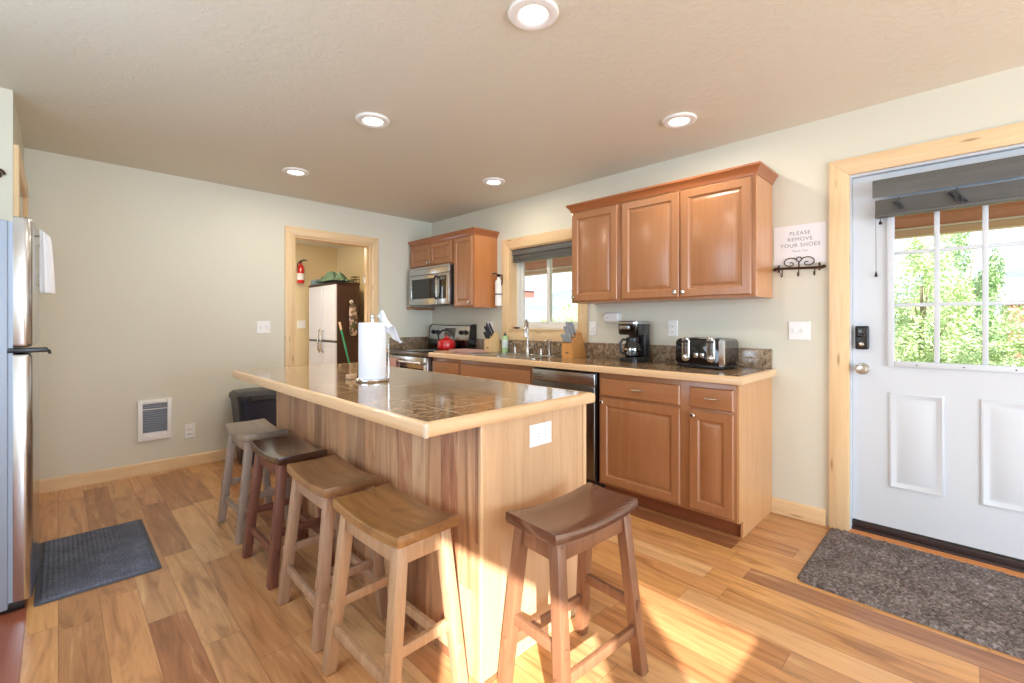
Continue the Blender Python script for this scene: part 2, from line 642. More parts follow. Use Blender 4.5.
YR = -4.2          # rear wall behind the viewer
YC = 7.36          # far wall of the pantry
XL = -1.0          # left wall of the rear room and back of the fridge niche
WT = 0.15
DO = (0.497 - 0.006, -0.425, 0.0, 2.069)        # entry door opening y1,y0,z0,z1
WIN = (2.432, 3.300, 1.140, 1.965)
PAN = (1.632, 2.447, 0.0, 2.072)

tag(MB().box(XL - WT, W + WT, YR - WT, YC + WT, -0.12, 0.0).build('floor', 'floor', smooth=0), 'wide plank wooden floor in mixed honey and brown tones', 'floor', kind='structure')
tag(MB().box(XL - WT, W + WT, YR - WT, YC + WT, H, H + 0.12).build('ceiling', 'ceiling', smooth=0), 'beige knockdown textured ceiling', 'ceiling', kind='structure')
wall('wall_right', 'cream painted wall with the entry door and sink window', 'x', W, W + WT, YR, YC, 0, H,
     [(DO[1], DO[0], -1, DO[3]), WIN], M['wall'])
wall('wall_back', 'cream painted far wall with the pantry doorway', 'y', D, D + 0.115, L, W, 0, H, [(PAN[0], PAN[1], -1, PAN[3])], M['wall'])
wall('wall_left', 'cream painted wall beyond the refrigerator', 'x', L - 0.115, L, 3.56, D + 0.115, 0, H, [(3.66, 4.50, -1, 2.06)], M['wall'])
wall('wall_niche', 'short return wall behind the refrigerator', 'y', 3.56, 3.675, XL, L - 0.115, 0, H, [], M['wall'])
wall('wall_rear', 'wall behind the viewer with a wide window', 'y', YR - WT, YR, XL, W, 0, H, [(-0.75, 2.45, 0.2, 2.1)], M['wall'])
wall('wall_side', 'window wall to the left of the viewer', 'x', XL - WT, XL, YR, 3.675, 0, H, [(-3.30, -2.236, 0.6, 2.28), (-2.00, -0.95, 0.6, 2.02), (0.90, 2.40, 0.9, 2.05)], M['wall'])  # last opening is added, only to let in the fill light
wall('sun_patch_blocker', 'unseen low slab added behind the viewer to cut the sun patch', 'y', -0.93, -0.82, 0.12, 1.10, 0, 0.90, [], M['wall'])  # unseen, added to cut the near edge of the sun patch
wall('wall_pantry', 'warm cream far wall of the pantry', 'y', YC, YC + WT, 0.9, W, 0, H, [], M['closet'])
wall('wall_pantry_left', 'warm cream left wall of the pantry', 'x', 0.9, 1.0, D + 0.115, YC, 0, H, [(6.2, 7.0, 0.9, 1.9)], M['closet'])
tag(MB().box(W - 0.004, W - 0.0005, D + 0.1155, YC - 0.0005, 0.0005, H - 0.0005).build('wall_pantry_right', 'closet', smooth=0), 'warm cream right wall of the pantry', 'wall', kind='structure')
wall('wall_closet', 'plain wall closing the room behind the left doorway', 'x', XL - 0.1, XL, 3.675, D + 0.115, 0, H, [], M['wall'])
wall('wall_closet_end', 'plain end wall behind the left doorway', 'y', D, D + 0.115, XL, L - 0.115, 0, H, [], M['wall'])


def baseboard(name, label, axis, a, s, u0, u1):
    m = MB()
    prof = [(0, 0), (0.016, 0), (0.016, 0.085), (0.010, 0.095), (0, 0.095)]
    m.prism(prof, u0, u1, (lambda d, z, t: (a + s * d, t, z)) if axis == 'x' else (lambda d, z, t: (t, a + s * d, z)))
    return tag(m.build(name, 'pineY' if axis == 'x' else 'pineX', smooth=0), label, 'baseboard', kind='structure')


baseboard('baseboard_back', 'pale pine baseboard along the far wall', 'y', D, -1, L, 1.548)
baseboard('baseboard_right', 'short pine baseboard between cabinet and entry door', 'x', W, -1, 0.605, 0.897)


def casing(root, axis, a, s, u0, u1, z0, z1, cw=0.098, th=0.02, bottom=False):
    """mitred pine boards round an opening, standing proud of the wall face a by th"""
    P = (lambda d, u, z: Vector((a + s * d, u, z))) if axis == 'x' else (lambda d, u, z: Vector((u, a + s * d, z)))

    def board(nm, quad, mat):
        m = MB()
        m.hexa([P(0, u, z) for u, z in quad], [P(th, u, z) for u, z in quad], 0.003)
        m.build(nm, mat, root)
    b0 = z0 - cw if bottom else z0
    board('side_casing', [(u0 - cw, b0), (u0, z0), (u0, z1), (u0 - cw, z1 + cw)], 'pineZ')
    board('side_casing', [(u1, z0), (u1 + cw, b0), (u1 + cw, z1 + cw), (u1, z1)], 'pineZ')
    hm = 'pineY' if axis == 'x' else 'pineX'
    board('head_casing', [(u0, z1), (u1, z1), (u1 + cw, z1 + cw), (u0 - cw, z1 + cw)], hm)
    if bottom:
        board('bottom_casing', [(u0 - cw, b0), (u1 + cw, b0), (u1, z0), (u0, z0)], hm)


tr1 = thing('trim_1', 'knotty pine casing round the white entry door', 'door casing', (W, 0.03, 0), kind='structure')
casing(tr1, 'x', W, -1, DO[1], DO[0], 0.0, DO[3])
tr2 = thing('trim_2', 'pale pine casing and jamb round the pantry doorway', 'door casing', (2.05, D, 0), kind='structure')
casing(tr2, 'y', D, -1, PAN[0], PAN[1], 0.0, PAN[3], cw=0.083)
MB().box(PAN[0], PAN[0] + 0.018, D, D + 0.117, 0, PAN[3], 0.001).build('jamb', 'pineZ', tr2)
MB().box(PAN[1] - 0.018, PAN[1], D, D + 0.117, 0, PAN[3], 0.001).build('jamb', 'pineZ', tr2)
MB().box(PAN[0] + 0.018, PAN[1] - 0.018, D, D + 0.117, PAN[3] - 0.018, PAN[3], 0.001).build('jamb', 'pineX', tr2)
for x0 in (PAN[0] + 0.018, PAN[1] - 0.030):
    MB().box(x0, x0 + 0.012, D + 0.035, D + 0.075, 0, PAN[3] - 0.018, 0.001).build('door_stop', 'pineZ', tr2)
MB().box(PAN[1] - 0.024, PAN[1] - 0.017, D + 0.082, D + 0.118, 1.66, 1.76, 0.002).tube([(PAN[1] - 0.022, D + 0.122, 1.66), (PAN[1] - 0.022, D + 0.122, 1.76)], 0.006).build('hinge', 'nickel', tr2, label='silver hinge')
tr3 = thing('trim_3', 'pine casing on the left wall above the refrigerator', 'door casing', (L, 4.08, 0), kind='structure')
casing(tr3, 'x', L, 1, 3.66, 4.50, 0.0, 2.06, th=0.022)
d2 = thing('door_2', 'plain pine door recessed in the left wall', 'door', (L - 0.08, 4.08, 0), kind='structure')
m = MB()
m.panel((L - 0.10, 3.665, 0.01), Y, Z, X, 0.83, 2.045, [(0, 0), (0, 0.035), (0.10, 0.035), (0.11, 0.028), (0.13, 0.028), (0.16, 0.034)])
m.build('door_slab', 'pineZ', d2)

# ------------------------------------------------------------------ window over the sink
w1 = thing('window_1', 'pine cased sliding window over the sink', 'window', (W, 2.87, WIN[2]), kind='structure')
casing(w1, 'x', W, -1, WIN[0], WIN[1], WIN[2], WIN[3], bottom=True)
y0, y1, z0, z1 = WIN
xg = W + 0.085
MB().box(W - 0.002, W + WT - 0.02, y0, y0 + 0.012, z0, z1).build('jamb', 'pineZ', w1)
MB().box(W - 0.002, W + WT - 0.02, y1 - 0.012, y1, z0, z1).build('jamb', 'pineZ', w1)
MB().box(W - 0.002, W + WT - 0.02, y0 + 0.012, y1 - 0.012, z1 - 0.012, z1).build('jamb', 'pineY', w1)
MB().box(W - 0.03, W + WT - 0.02, y0 + 0.012, y1 - 0.012, z0, z0 + 0.014, 0.003).build('sill', 'pineY', w1)
m = MB()
a0, a1, b0, b1 = y0 + 0.012, y1 - 0.012, z0 + 0.014, z1 - 0.012
for q in ((a0, a0 + 0.035, b0, b1), (a1 - 0.035, a1, b0, b1), (a0 + 0.035, a1 - 0.035, b0, b0 + 0.035), (a0 + 0.035, a1 - 0.035, b1 - 0.035, b1)):
    m.box(xg, xg + 0.05, q[0], q[1], q[2], q[3], 0.002)
m.build('window_frame', 'vinyl', w1)
ym = (a0 + a1) / 2
for s0, s1, dx in ((a0 + 0.035, ym + 0.018, 0.004), (ym - 0.018, a1 - 0.035, 0.026)):
    m = MB()
    c0, c1 = b0 + 0.035, b1 - 0.035
    for q in ((s0, s0 + 0.036, c0, c1), (s1 - 0.036, s1, c0, c1), (s0 + 0.036, s1 - 0.036, c0, c0 + 0.036), (s0 + 0.036, s1 - 0.036, c1 - 0.036, c1)):
        m.box(xg + dx, xg + dx + 0.02, q[0], q[1], q[2], q[3], 0.002)
    sash = m.build('sash', 'vinyl', w1)
    MB().box(xg + dx + 0.008, xg + dx + 0.012, s0 + 0.034, s1 - 0.034, c0 + 0.034, c1 - 0.034).build('pane', 'glass', sash)
bl = thing('window_blind', 'raised grey wood blind inside the sink window', 'blind', (W + 0.03, 2.87, z1 - 0.012))
MB().box(W + 0.012, W + 0.062, a0 + 0.004, a1 - 0.004, z1 - 0.070, z1 - 0.014, 0.004).build('valance', 'blindslat', bl)
m = MB()
for k in range(9):
    m.box(W + 0.016, W + 0.062, a0 + 0.012, a1 - 0.012, z1 - 0.079 - 0.0055 * k, z1 - 0.0743 - 0.0055 * k, 0.001)
m.build('slat_stack', 'blindslat', bl)
MB().box(W + 0.014, W + 0.064, a0 + 0.010, a1 - 0.010, z1 - 0.140, z1 - 0.126, 0.003).build('bottom_rail', 'blindslat', bl)

# ------------------------------------------------------------------ entry door
dr = thing('door_1', 'white entry door with nine glass panes and two panels', 'door', (W + 0.03, 0.03, 0), kind='structure')
xd = W + 0.028                                   # face of the door
yl, yr = DO[0] - 0.008, DO[1] + 0.008
GL = (0.297, -0.225, 1.000, 1.885)               # glazed area
m = MB()
# slab with the glazed opening cut out
us = [yr, GL[1], GL[0], yl]
zs = [0.075, GL[2], GL[3], 2.054]
for i in range(3):
    for j in range(3):
        if i == 1 and j == 1:
            continue
        m.box(xd, xd + 0.044, us[i], us[i + 1], zs[j], zs[j + 1])
bmesh.ops.remove_doubles(m.b, verts=m.b.verts[:], dist=1e-5)
m.build('door_slab', 'doorpaint', dr, smooth=0)
for ya in (0.093, -0.263):
    m = MB()
    m.panel((xd + 0.002, ya, 0.300), Y, Z, -X, 0.222, 0.528, [(0, 0), (0.0, 0.008), (0.008, 0.011), (0.016, 0.008), (0.026, 0.003), (0.036, 0.003), (0.052, 0.009)])
    m.build('door_panel', 'doorpaint', dr)
m = MB()
fw = 0.028
for q in ((GL[1] - fw, GL[1] + 0.004, GL[2] - fw, GL[3] + fw), (GL[0] - 0.004, GL[0] + fw, GL[2] - fw, GL[3] + fw), (GL[1] + 0.004, GL[0] - 0.004, GL[2] - fw, GL[2] + 0.004), (GL[1] + 0.004, GL[0] - 0.004, GL[3] - 0.004, GL[3] + fw)):
    m.box(xd - 0.014, xd + 0.002, q[0], q[1], q[2], q[3], 0.004)
m.build('glass_frame', 'doorpaint', dr)
m = MB()
for yy in (0.122, -0.056):
    m.box(xd + 0.002, xd + 0.020, yy - 0.011, yy + 0.011, GL[2], GL[3], 0.003)
for zz in (1.312, 1.600):
    m.box(xd + 0.003, xd + 0.019, GL[1], GL[0], zz - 0.010, zz + 0.010, 0.003)
m.build('muntin_grid', 'doorpaint', dr)
MB().box(xd + 0.020, xd + 0.024, GL[1] - 0.002, GL[0] + 0.002, GL[2] - 0.002, GL[3] + 0.002).build('pane', 'glass', dr)
for yy, zz in ((0.20, 0.986), (0.02, 0.986), (-0.16, 0.986)):
    MB().lathe([(0.0035, 0), (0.0035, 0.003), (0.001, 0.004)], axis_mat((xd - 0.013, yy, zz), (-1, 0, 0)), 10).build('screw_cap', 'slot', dr)
m = MB()
m.lathe([(0.033, 0), (0.033, 0.004), (0.028, 0.010), (0.014, 0.013), (0.011, 0.030), (0.020, 0.040), (0.027, 0.050), (0.027, 0.062), (0.020, 0.070), (0.004, 0.072)], axis_mat((xd, 0.434, 0.950), (-1, 0, 0)), 24)
m.build('door_knob', 'nickel', dr, label='round satin nickel knob')
lk = MB().box(xd - 0.030, xd, 0.404, 0.466, 1.062, 1.196, 0.008, 3).build('keypad_lock', 'black', dr, label='black keypad lock')
MB().box(xd - 0.034, xd - 0.029, 0.412, 0.458, 1.130, 1.188, 0.002).build('keypad', 'gloss', lk)
m = MB()
for r in range(3):
    for c in range(3):
        m.box(xd - 0.036, xd - 0.0335, 0.418 + 0.013 * c, 0.427 + 0.013 * c, 1.137 + 0.017 * r, 1.149 + 0.017 * r, 0.001)
m.build('key_buttons', 'binlid', lk)
m = MB()
m.lathe([(0.012, 0), (0.012, 0.012), (0.008, 0.014)], axis_mat((xd - 0.030, 0.435, 1.092), (-1, 0, 0)), 16)
m.build('thumb_turn', 'nickel', lk)
m = MB()
m.box(W + 0.0, W + WT, DO[0] - 0.007, DO[0], 0, DO[3]).box(W, W + WT, DO[1], DO[1] + 0.007, 0, DO[3]).box(W, W + WT, DO[1] + 0.007, DO[0] - 0.007, DO[3] - 0.013, DO[3])
m.build('door_jamb', 'doorpaint', dr, smooth=0)
MB().box(W + 0.012, W + WT, DO[1] + 0.007, DO[0] - 0.007, 0.0, 0.030, 0.004).box(xd - 0.004, xd + 0.046, DO[1] + 0.007, DO[0] - 0.007, 0.030, 0.066, 0.004).build('sill', 'darkwood', dr, label='dark metal door sill and sweep')
tag(MB().hexa([(W - 0.035, DO[1], 0.0), (W + 0.012, DO[1], 0), (W + 0.012, DO[0], 0), (W - 0.035, DO[0], 0)],
              [(W - 0.028, DO[1], 0.012), (W + 0.012, DO[1], 0.018), (W + 0.012, DO[0], 0.018), (W - 0.028, DO[0], 0.012)], 0.001).build('trim_4', wood('threshold_wood', (188, 120, 70), (212, 146, 92), 'Y', 0.35, 0.7), smooth=0),
    'orange brown wooden threshold strip under the entry door', 'threshold', kind='structure')
# its blind
db = thing('door_blind', 'raised grey wood blind hung across the entry door glass', 'blind', (xd, 0.035, 2.02))
y0, y1 = -0.325, 0.382
m = MB()
m.prism([(0.0, 1.912), (0.010, 1.908), (0.014, 1.925), (0.011, 1.945), (0.014, 1.965), (0.013, 1.992), (0.006, 2.006), (0.0, 2.004)], y0, y1, lambda d, z, t: (xd - 0.058 - d, t, z))
m.build('valance', 'blindslat', db)
m = MB().box(xd - 0.056, xd - 0.001, y0 + 0.004, y1 - 0.004, 1.94, 1.998, 0.003)
m.build('head_rail', 'blindslat', db)
m = MB()
for k in range(15):
    m.box(xd - 0.058, xd - 0.010, y0 + 0.010, y1 - 0.010, 1.890 - 0.0052 * k, 1.8945 - 0.0052 * k, 0.001)
m.build('slat_stack', 'blindslat', db)
MB().box(xd - 0.062, xd - 0.008, y0 + 0.008, y1 - 0.008, 1.800, 1.816, 0.004).build('bottom_rail', 'blindslat', db)
for yc, big in ((0.270, 0.7), (0.045, 1.15)):
    m = MB()
    secs_ = []
    for i in range(97):
        a = 2 * PI * i / 24
        k = i // 24
        secs_.append((xd - 0.067 - 0.004 * math.sin(1.7 * a), yc + big * (0.010 + 0.007 * k) * math.cos(a * 1.03 + 0.7 * k), 1.852 + big * 0.026 * math.sin(a * 1.21)))
    secs_ = [(xd - 0.064, yc, 1.898), (xd - 0.066, yc + 0.005, 1.875)] + secs_ + [(xd - 0.067, yc - 0.004, 1.82)]
    m.tube(secs_, 0.0028, 6)
    m.build('lift_cord', 'binlid', db)
m = MB()
m.tube([(xd - 0.03, 0.352, 1.81), (xd - 0.028, 0.352, 1.785)], 0.0015, 6).lathe([(0.002, 0.02), (0.008, 0.008), (0.008, 0), (0.003, -0.002)], T(xd - 0.028, 0.352, 1.765), 10)
m.build('cord_tassel', 'black', db)
m = MB()
m.tube([(xd - 0.03, 0.372, 1.81), (xd - 0.016, 0.372, 1.50)], 0.0012, 6).lathe([(0.002, 0.03), (0.006, 0.012), (0.008, 0), (0.003, -0.002)], T(xd - 0.016, 0.372, 1.475), 10)
m.build('cord_tassel', 'black', db)

# ------------------------------------------------------------------ cabinets
XF = 2.668          # face frame of the base units
XU = 2.940          # face frame of the wall units
DOOR = [(0, 0), (0.0, 0.014), (0.005, 0.020), (0.050, 0.020), (0.058, 0.011), (0.068, 0.010), (0.088, 0.018)]
SMALL = [(0, 0), (0.0, 0.014), (0.005, 0.020), (0.044, 0.020), (0.050, 0.011), (0.058, 0.010), (0.074, 0.018)]
DRAWER = [(0, 0), (0.0, 0.012), (0.006, 0.019), (0.012, 0.020)]


def cab_front(nm, parent, xf, y0, y1, z0, z1, rings, mat='cabZ'):
    m = MB()
    m.panel((xf, y0, z0), Y, Z, -X, y1 - y0, z1 - z0, rings)
    return m.build(nm, mat, parent, smooth=25)


def knob(parent, xf, y, z):
    MB().lathe([(0.007, 0), (0.005, 0.006), (0.005, 0.012), (0.013, 0.018), (0.015, 0.023), (0.010, 0.028), (0.002, 0.029)], axis_mat((xf - 0.020, y, z), (-1, 0, 0)), 16).build('knob', 'nickel', parent, label='silver knob')


def pull(parent, xf, y, z, w=0.085):
    pts = []
    for i in range(11):
        t = -1 + 2 * i / 10
        pts.append((xf - 0.018 - 0.024 * (1 - t ** 4), y + t * w / 2, z))
    MB().tube(pts, [0.004 + 0.003 * (1 - abs(-1 + 2 * i / 10)) for i in range(11)], 8).build('pull_handle', 'nickel', parent, label='bowed silver pull')


def carcass(parent, x0, y0, y1, z0, z1, mat='cabZ', toe=False):
    m = MB()
    m.box(x0, W - 0.003, y0, y1, z0, z1, 0.002)
    m.build('carcass', mat, parent)
    if toe:
        MB().box(x0 + 0.07, W - 0.003, y0, y1, 0.002, z0, 0.0).build('toe_kick', 'toekick', parent)


ZC = 0.880
b1c = thing('base_cabinet', 'brown maple base cabinet with two drawers at the counter end by the door', 'cabinet', (2.95, 1.35, 0))
carcass(b1c, XF, 0.911, 1.818, 0.10, ZC, toe=True)
m = MB()
pl = [(XF, 0.10), (XF, ZC), (W - 0.003, ZC), (W - 0.003, 0.002), (XF + 0.058, 0.002), (XF + 0.058, 0.10)]
m.prism(pl, 0.898, 0.910, lambda x, z, t: (x, t, z))
m.build('end_panel', wood('end_panel_maple', (186, 134, 88), (212, 164, 116), 'Z', 0.35, 0.6, 0.2), b1c, smooth=0)
for y0, y1, dz0 in ((1.232, 1.800, None), (0.924, 1.172, None)):
    dw = cab_front('drawer', b1c, XF, y0, y1, 0.716, 0.838, DRAWER, 'cabY')
    pull(dw, XF, (y0 + y1) / 2, 0.778)
    dd = cab_front('door', b1c, XF, y0, y1, 0.118, 0.700, DOOR)
    knob(dd, XF, y1 - 0.026, 0.672)
b2 = thing('sink_cabinet', 'brown maple base cabinet below the sink', 'cabinet', (2.95, 2.90, 0))
m = MB()
m.box(XF, W - 0.003, 2.442, 3.356, 0.10, 0.72, 0.001)
m.box(XF, XF + 0.02, 2.442, 3.356, 0.721, ZC, 0.001).box(XF + 0.021, W - 0.003, 2.442, 2.460, 0.721, ZC, 0.001).box(XF + 0.021, W - 0.003, 3.338, 3.356, 0.721, ZC, 0.001)
m.build('carcass', 'cabZ', b2)
MB().box(XF + 0.07, W - 0.003, 2.442, 3.356, 0.002, 0.10).build('toe_kick', 'toekick', b2)
cab_front('false_drawer_front', b2, XF, 2.462, 3.336, 0.716, 0.838, DRAWER, 'cabY')
for y0, y1, ky in ((2.462, 2.892, 2.866), (2.906, 3.336, 2.932)):
    knob(cab_front('door', b2, XF, y0, y1, 0.118, 0.700, DOOR), XF, ky, 0.672)
b3 = thing('drawer_cabinet', 'narrow brown maple base cabinet between stove and sink', 'cabinet', (2.95, 3.58, 0))
carcass(b3, XF, 3.358, 3.806, 0.10, ZC, toe=True)
dw = cab_front('drawer', b3, XF, 3.376, 3.790, 0.716, 0.838, DRAWER, 'cabY')
pull(dw, XF, 3.583, 0.778)
knob(cab_front('door', b3, XF, 3.376, 3.790, 0.118, 0.700, DOOR), XF, 3.764, 0.672)

# dishwasher
dwm = thing('dishwasher', 'stainless dishwasher built in beside the end cabinet', 'dishwasher', (2.95, 2.13, 0))
MB().box(XF + 0.02, W - 0.01, 1.826, 2.436, 0.02, 0.868, 0.003).build('tub', 'black', dwm)
MB().box(XF + 0.07, XF + 0.09, 1.826, 2.436, 0.005, 0.10).build('toe_kick', 'black', dwm)
MB().box(XF - 0.030, XF + 0.018, 1.838, 2.424, 0.115, 0.770, 0.006, 3).build('door', 'darksteel', dwm)
cp = MB().box(XF - 0.030, XF + 0.018, 1.838, 2.424, 0.774, 0.858, 0.006, 3).build('control_panel', 'steel', dwm)
MB().box(XF - 0.026, XF + 0.016, 1.842, 2.420, 0.8585, 0.866, 0.002).build('button_strip', 'gloss', cp)
MB().box(XF - 0.0308, XF - 0.0295, 2.27, 2.32, 0.825, 0.832).build('badge', 'chrome', cp)
MB().box(XF - 0.022, XF + 0.018, 1.8265, 1.837, 0.10, 0.866, 0.002).build('side_strip', M['gloss'], dwm)

# counter: two runs either side of the stove
XC = 2.615


def worktop(name, label, y0, y1, edges, tile='counter', hole=None):
    t = thing(name, label, 'worktop', ((XC + W) / 2, (y0 + y1) / 2, ZC))
    m = MB()
    xs = [XC + 0.018, W - 0.002]
    if hole:
        hx0, hx1, hy0, hy1 = hole
        for q in ((XC + 0.018, W - 0.002, y0 + (0.018 if 'end' in edges else 0), hy0), (XC + 0.018, W - 0.002, hy1, y1), (XC + 0.018, hx0, hy0, hy1), (hx1, W - 0.002, hy0, hy1)):
            m.box(q[0], q[1], q[2], q[3], ZC + 0.001, 0.920)
        bmesh.ops.remove_doubles(m.b, verts=m.b.verts[:], dist=1e-5)
    else:
        m.box(XC + 0.018, W - 0.002, y0 + (0.018 if 'end' in edges else 0), y1, ZC + 0.001, 0.920)
    m.build('tiled_top', tile, t, smooth=0)
    prof = [(0, ZC - 0.004), (0.018, ZC - 0.004), (0.018, 0.9195), (0.008, 0.9195), (0.003, 0.916), (0, 0.908)]
    m = MB()
    ye = y0 + (0.0 if 'end' not in edges else 0.0)
    m.prism(prof, ye, y1, lambda d, z, tt: (XC + d, tt, z))
    m.build('wood_edge', 'edgeY', t)
    if 'end' in edges:
        m = MB()
        m.prism(prof, XC + 0.018, W - 0.002, lambda d, z, tt: (tt, y0 + d, z))
        m.build('wood_edge', 'edgeX', t)
    return t


SINK = (2.735, 3.155, 2.50, 3.30)
c1 = worktop('countertop', 'granite tiled counter with maple edge running from stove to entry door', 0.872, 3.806, ('end',), hole=SINK)
MB().box(W - 0.022, W - 0.003, 0.895, WIN[0] - 0.098, 0.9205, 1.045, 0.002).build('backsplash', 'granite', c1)
MB().box(W - 0.026, W - 0.003, WIN[0] - 0.0975, 3.806, 0.9205, 1.040, 0.002).build('backsplash', 'granite', c1)
c2 = worktop('countertop', 'narrow counter strip between stove and far wall', 4.580, D - 0.002, ())
MB().box(XC + 0.06, W - 0.024, D - 0.022, D - 0.003, 0.9205, 1.045, 0.002).build('backsplash', 'granite', c2)
MB().box(W - 0.022, W - 0.003, 4.580, D - 0.0025, 0.9205, 1.045, 0.002).build('backsplash', 'granite', c2)
fl = tag(MB().box(XF, W - 0.003, 4.584, D - 0.003, 0.003, ZC, 0.002).build('filler_cabinet', 'cabZ'), 'thin brown filler panel between stove and far wall', 'cabinet')

# sink and taps
sk = thing('kitchen_sink', 'stainless double bowl sink set into the counter', 'sink', (2.95, 2.90, 0.92))
m = MB()


def rrect(x0, x1, y0, y1, r, z, n=5):
    out = []
    for cx, cy, a in ((x1 - r, y1 - r, 0), (x0 + r, y1 - r, PI / 2), (x0 + r, y0 + r, PI), (x1 - r, y0 + r, 1.5 * PI)):
        for i in range(n + 1):
            t = a + PI / 2 * i / n
            out.append((cx + r * math.cos(t), cy + r * math.sin(t), z))
    return out


for ya, yb in ((2.488, 2.898), (2.902, 3.312)):
    bx0, bx1 = 2.722, 3.168
    m.loft([rrect(bx0, bx1, ya, yb, 0.03, 0.9205), rrect(bx0, bx1, ya, yb, 0.03, 0.9245), rrect(bx0 + 0.028, bx1 - 0.09, ya + 0.028, yb - 0.028, 0.06, 0.9245),
            rrect(bx0 + 0.032, bx1 - 0.094, ya + 0.032, yb - 0.032, 0.06, 0.915), rrect(bx0 + 0.042, bx1 - 0.104, ya + 0.042, yb - 0.042, 0.06, 0.77), rrect(bx0 + 0.10, bx1 - 0.16, ya + 0.10, yb - 0.10, 0.05, 0.757)])
m.build('sink_bowls', 'steel', sk)
for yc in (2.693, 3.107):
    MB().lathe([(0.04, 0), (0.04, 0.003), (0.028, 0.003), (0.02, 0.001)], T(2.918, yc, 0.757), 20).build('drain', 'chrome', sk)
fx, fy = 3.125, 2.93
fc = thing('kitchen_faucet', 'tall pull-down chrome faucet behind the sink', 'faucet', (fx, fy, 0.9247))
MB().lathe([(0.028, 0.9247), (0.028, 0.932), (0.019, 0.940), (0.016, 0.99), (0.013, 1.0)], T(fx, fy, 0), 20).build('base', 'nickel', fc)
fd = Vector((-0.85, -0.53, 0)).normalized()
pts = [Vector((fx, fy, 0.99)), Vector((fx, fy, 1.165))] + [Vector((fx, fy, 1.165)) + fd * (0.05 - 0.05 * math.cos(a)) + Z * 0.07 * math.sin(a) for a in [PI * i / 10 for i in range(1, 11)]]
MB().tube(pts, 0.0115, 12).build('spout', 'nickel', fc)
MB().lathe([(0.012, 0.085), (0.019, 0.07), (0.020, 0.0), (0.014, -0.004)], T(fx + fd.x * 0.10, fy + fd.y * 0.10, 1.085), 16).build('spray_head', 'nickel', fc)
MB().tube([(fx, fy - 0.014, 0.965), (fx, fy - 0.05, 0.985), (fx - 0.005, fy - 0.085, 1.02)], [0.008, 0.007, 0.005], 10).build('lever', 'nickel', fc)
ft = thing('filter_tap', 'small curved filter tap left of the tall faucet', 'faucet', (3.13, 3.10, 0.9247))
MB().tube([(3.13, 3.10, 0.926), (3.13, 3.10, 0.985)] + arc((3.095, 3.10, 0.985), 0.035, 0, PI * 0.8, 7), [0.012, 0.008] + [0.007] * 8, 10).build('spout', 'nickel', ft)
ft2 = thing('side_sprayer', 'short curved sprayer right of the tall faucet', 'sprayer', (3.13, 2.765, 0.9247))
MB().tube([(3.13, 2.765, 0.926), (3.13, 2.765, 0.975)] + arc((3.10, 2.765, 0.975), 0.030, 0, PI * 0.75, 7), [0.014, 0.010] + [0.009] * 8, 10).build('sprayer_head', 'nickel', ft2)
sp = thing('soap_pump', 'upright steel soap pump at the sink right end', 'soap dispenser', (3.13, 2.665, 0.9247))
MB().lathe([(0.018, 0.9247), (0.018, 0.932), (0.014, 0.936), (0.014, 1.035), (0.017, 1.04), (0.017, 1.058), (0.010, 1.064)], T(3.13, 2.665, 0), 18).build('pump_body', 'nickel', sp)
MB().tube([(3.13, 2.665, 1.05), (3.085, 2.665, 1.056), (3.075, 2.665, 1.046)], 0.006, 8).build('nozzle', 'nickel', sp)

# ------------------------------------------------------------------ wall cabinets
CROWN = [(0, 0), (0.005, 0.0), (0.008, 0.012), (0.018, 0.030), (0.030, 0.044), (0.034, 0.048), (0.034, 0.060), (0.0, 0.060)]


def crown(parent, y0, y1, zb, right=False, left=False):
    m = MB()
    secs = []
    e0 = 1 if right else 0
    e1 = 1 if left else 0
    secs = []
    if right:
        secs.append([(W - 0.003, y0 - d, zb + z) for d, z in CROWN])
    secs.append([(XU - d, y0 - d * e0, zb + z) for d, z in CROWN])
    secs.append([(XU - d, y1 + d * e1, zb + z) for d, z in CROWN])
    if left:
        secs.append([(W - 0.003, y1 + d, zb + z) for d, z in CROWN])
    m.loft(secs)
    return m.build('crown_moulding', 'crown', parent, smooth=20)


ZU, ZT = 1.372, 2.100
u1 = thing('wall_cabinet', 'double door maple wall cabinet above the toaster', 'cabinet', (3.1, 1.36, ZU))
carcass(u1, XU, 0.900, 1.814, ZU, ZT + 0.02)
MB().box(XU + 0.004, W - 0.004, 0.894, 0.8995, ZU, ZT + 0.02).build('end_panel', wood('wall_end_panel', (186, 124, 74), (210, 152, 100), 'Z', 0.22, 0.6, 0.4), u1)
for y0, y1, ky in ((0.918, 1.352, 1.330), (1.364, 1.797, 1.386)):
    knob(cab_front('door', u1, XU, y0, y1, ZU + 0.014, ZT - 0.012, DOOR), XU, ky, ZU + 0.045)
crown(u1, 0.894, 1.8145, ZT, right=True)
u2 = thing('wall_cabinet', 'single door maple wall cabinet beside the sink window', 'cabinet', (3.1, 2.04, ZU))
carcass(u2, XU, 1.816, 2.268, ZU, ZT + 0.02)
knob(cab_front('door', u2, XU, 1.838, 2.252, ZU + 0.014, ZT - 0.012, DOOR), XU, 2.226, ZU + 0.045)
crown(u2, 1.815, 2.268, ZT, left=True)
u3 = thing('wall_cabinet', 'narrow tall maple wall cabinet right of the microwave', 'cabinet', (3.1, 3.65, ZU))
carcass(u3, XU, 3.492, 3.808, ZU, ZT + 0.02)
MB().box(XU + 0.004, W - 0.004, 3.486, 3.4915, ZU, ZT + 0.02).build('end_panel', wood('narrow_end_panel', (176, 108, 58), (196, 130, 78), 'Z', 0.14, 0.6, 0.6), u3)
knob(cab_front('door', u3, XU, 3.508, 3.794, ZU + 0.014, ZT - 0.012, SMALL), XU, 3.530, ZU + 0.05)
crown(u3, 3.486, 3.8095, ZT, right=True)
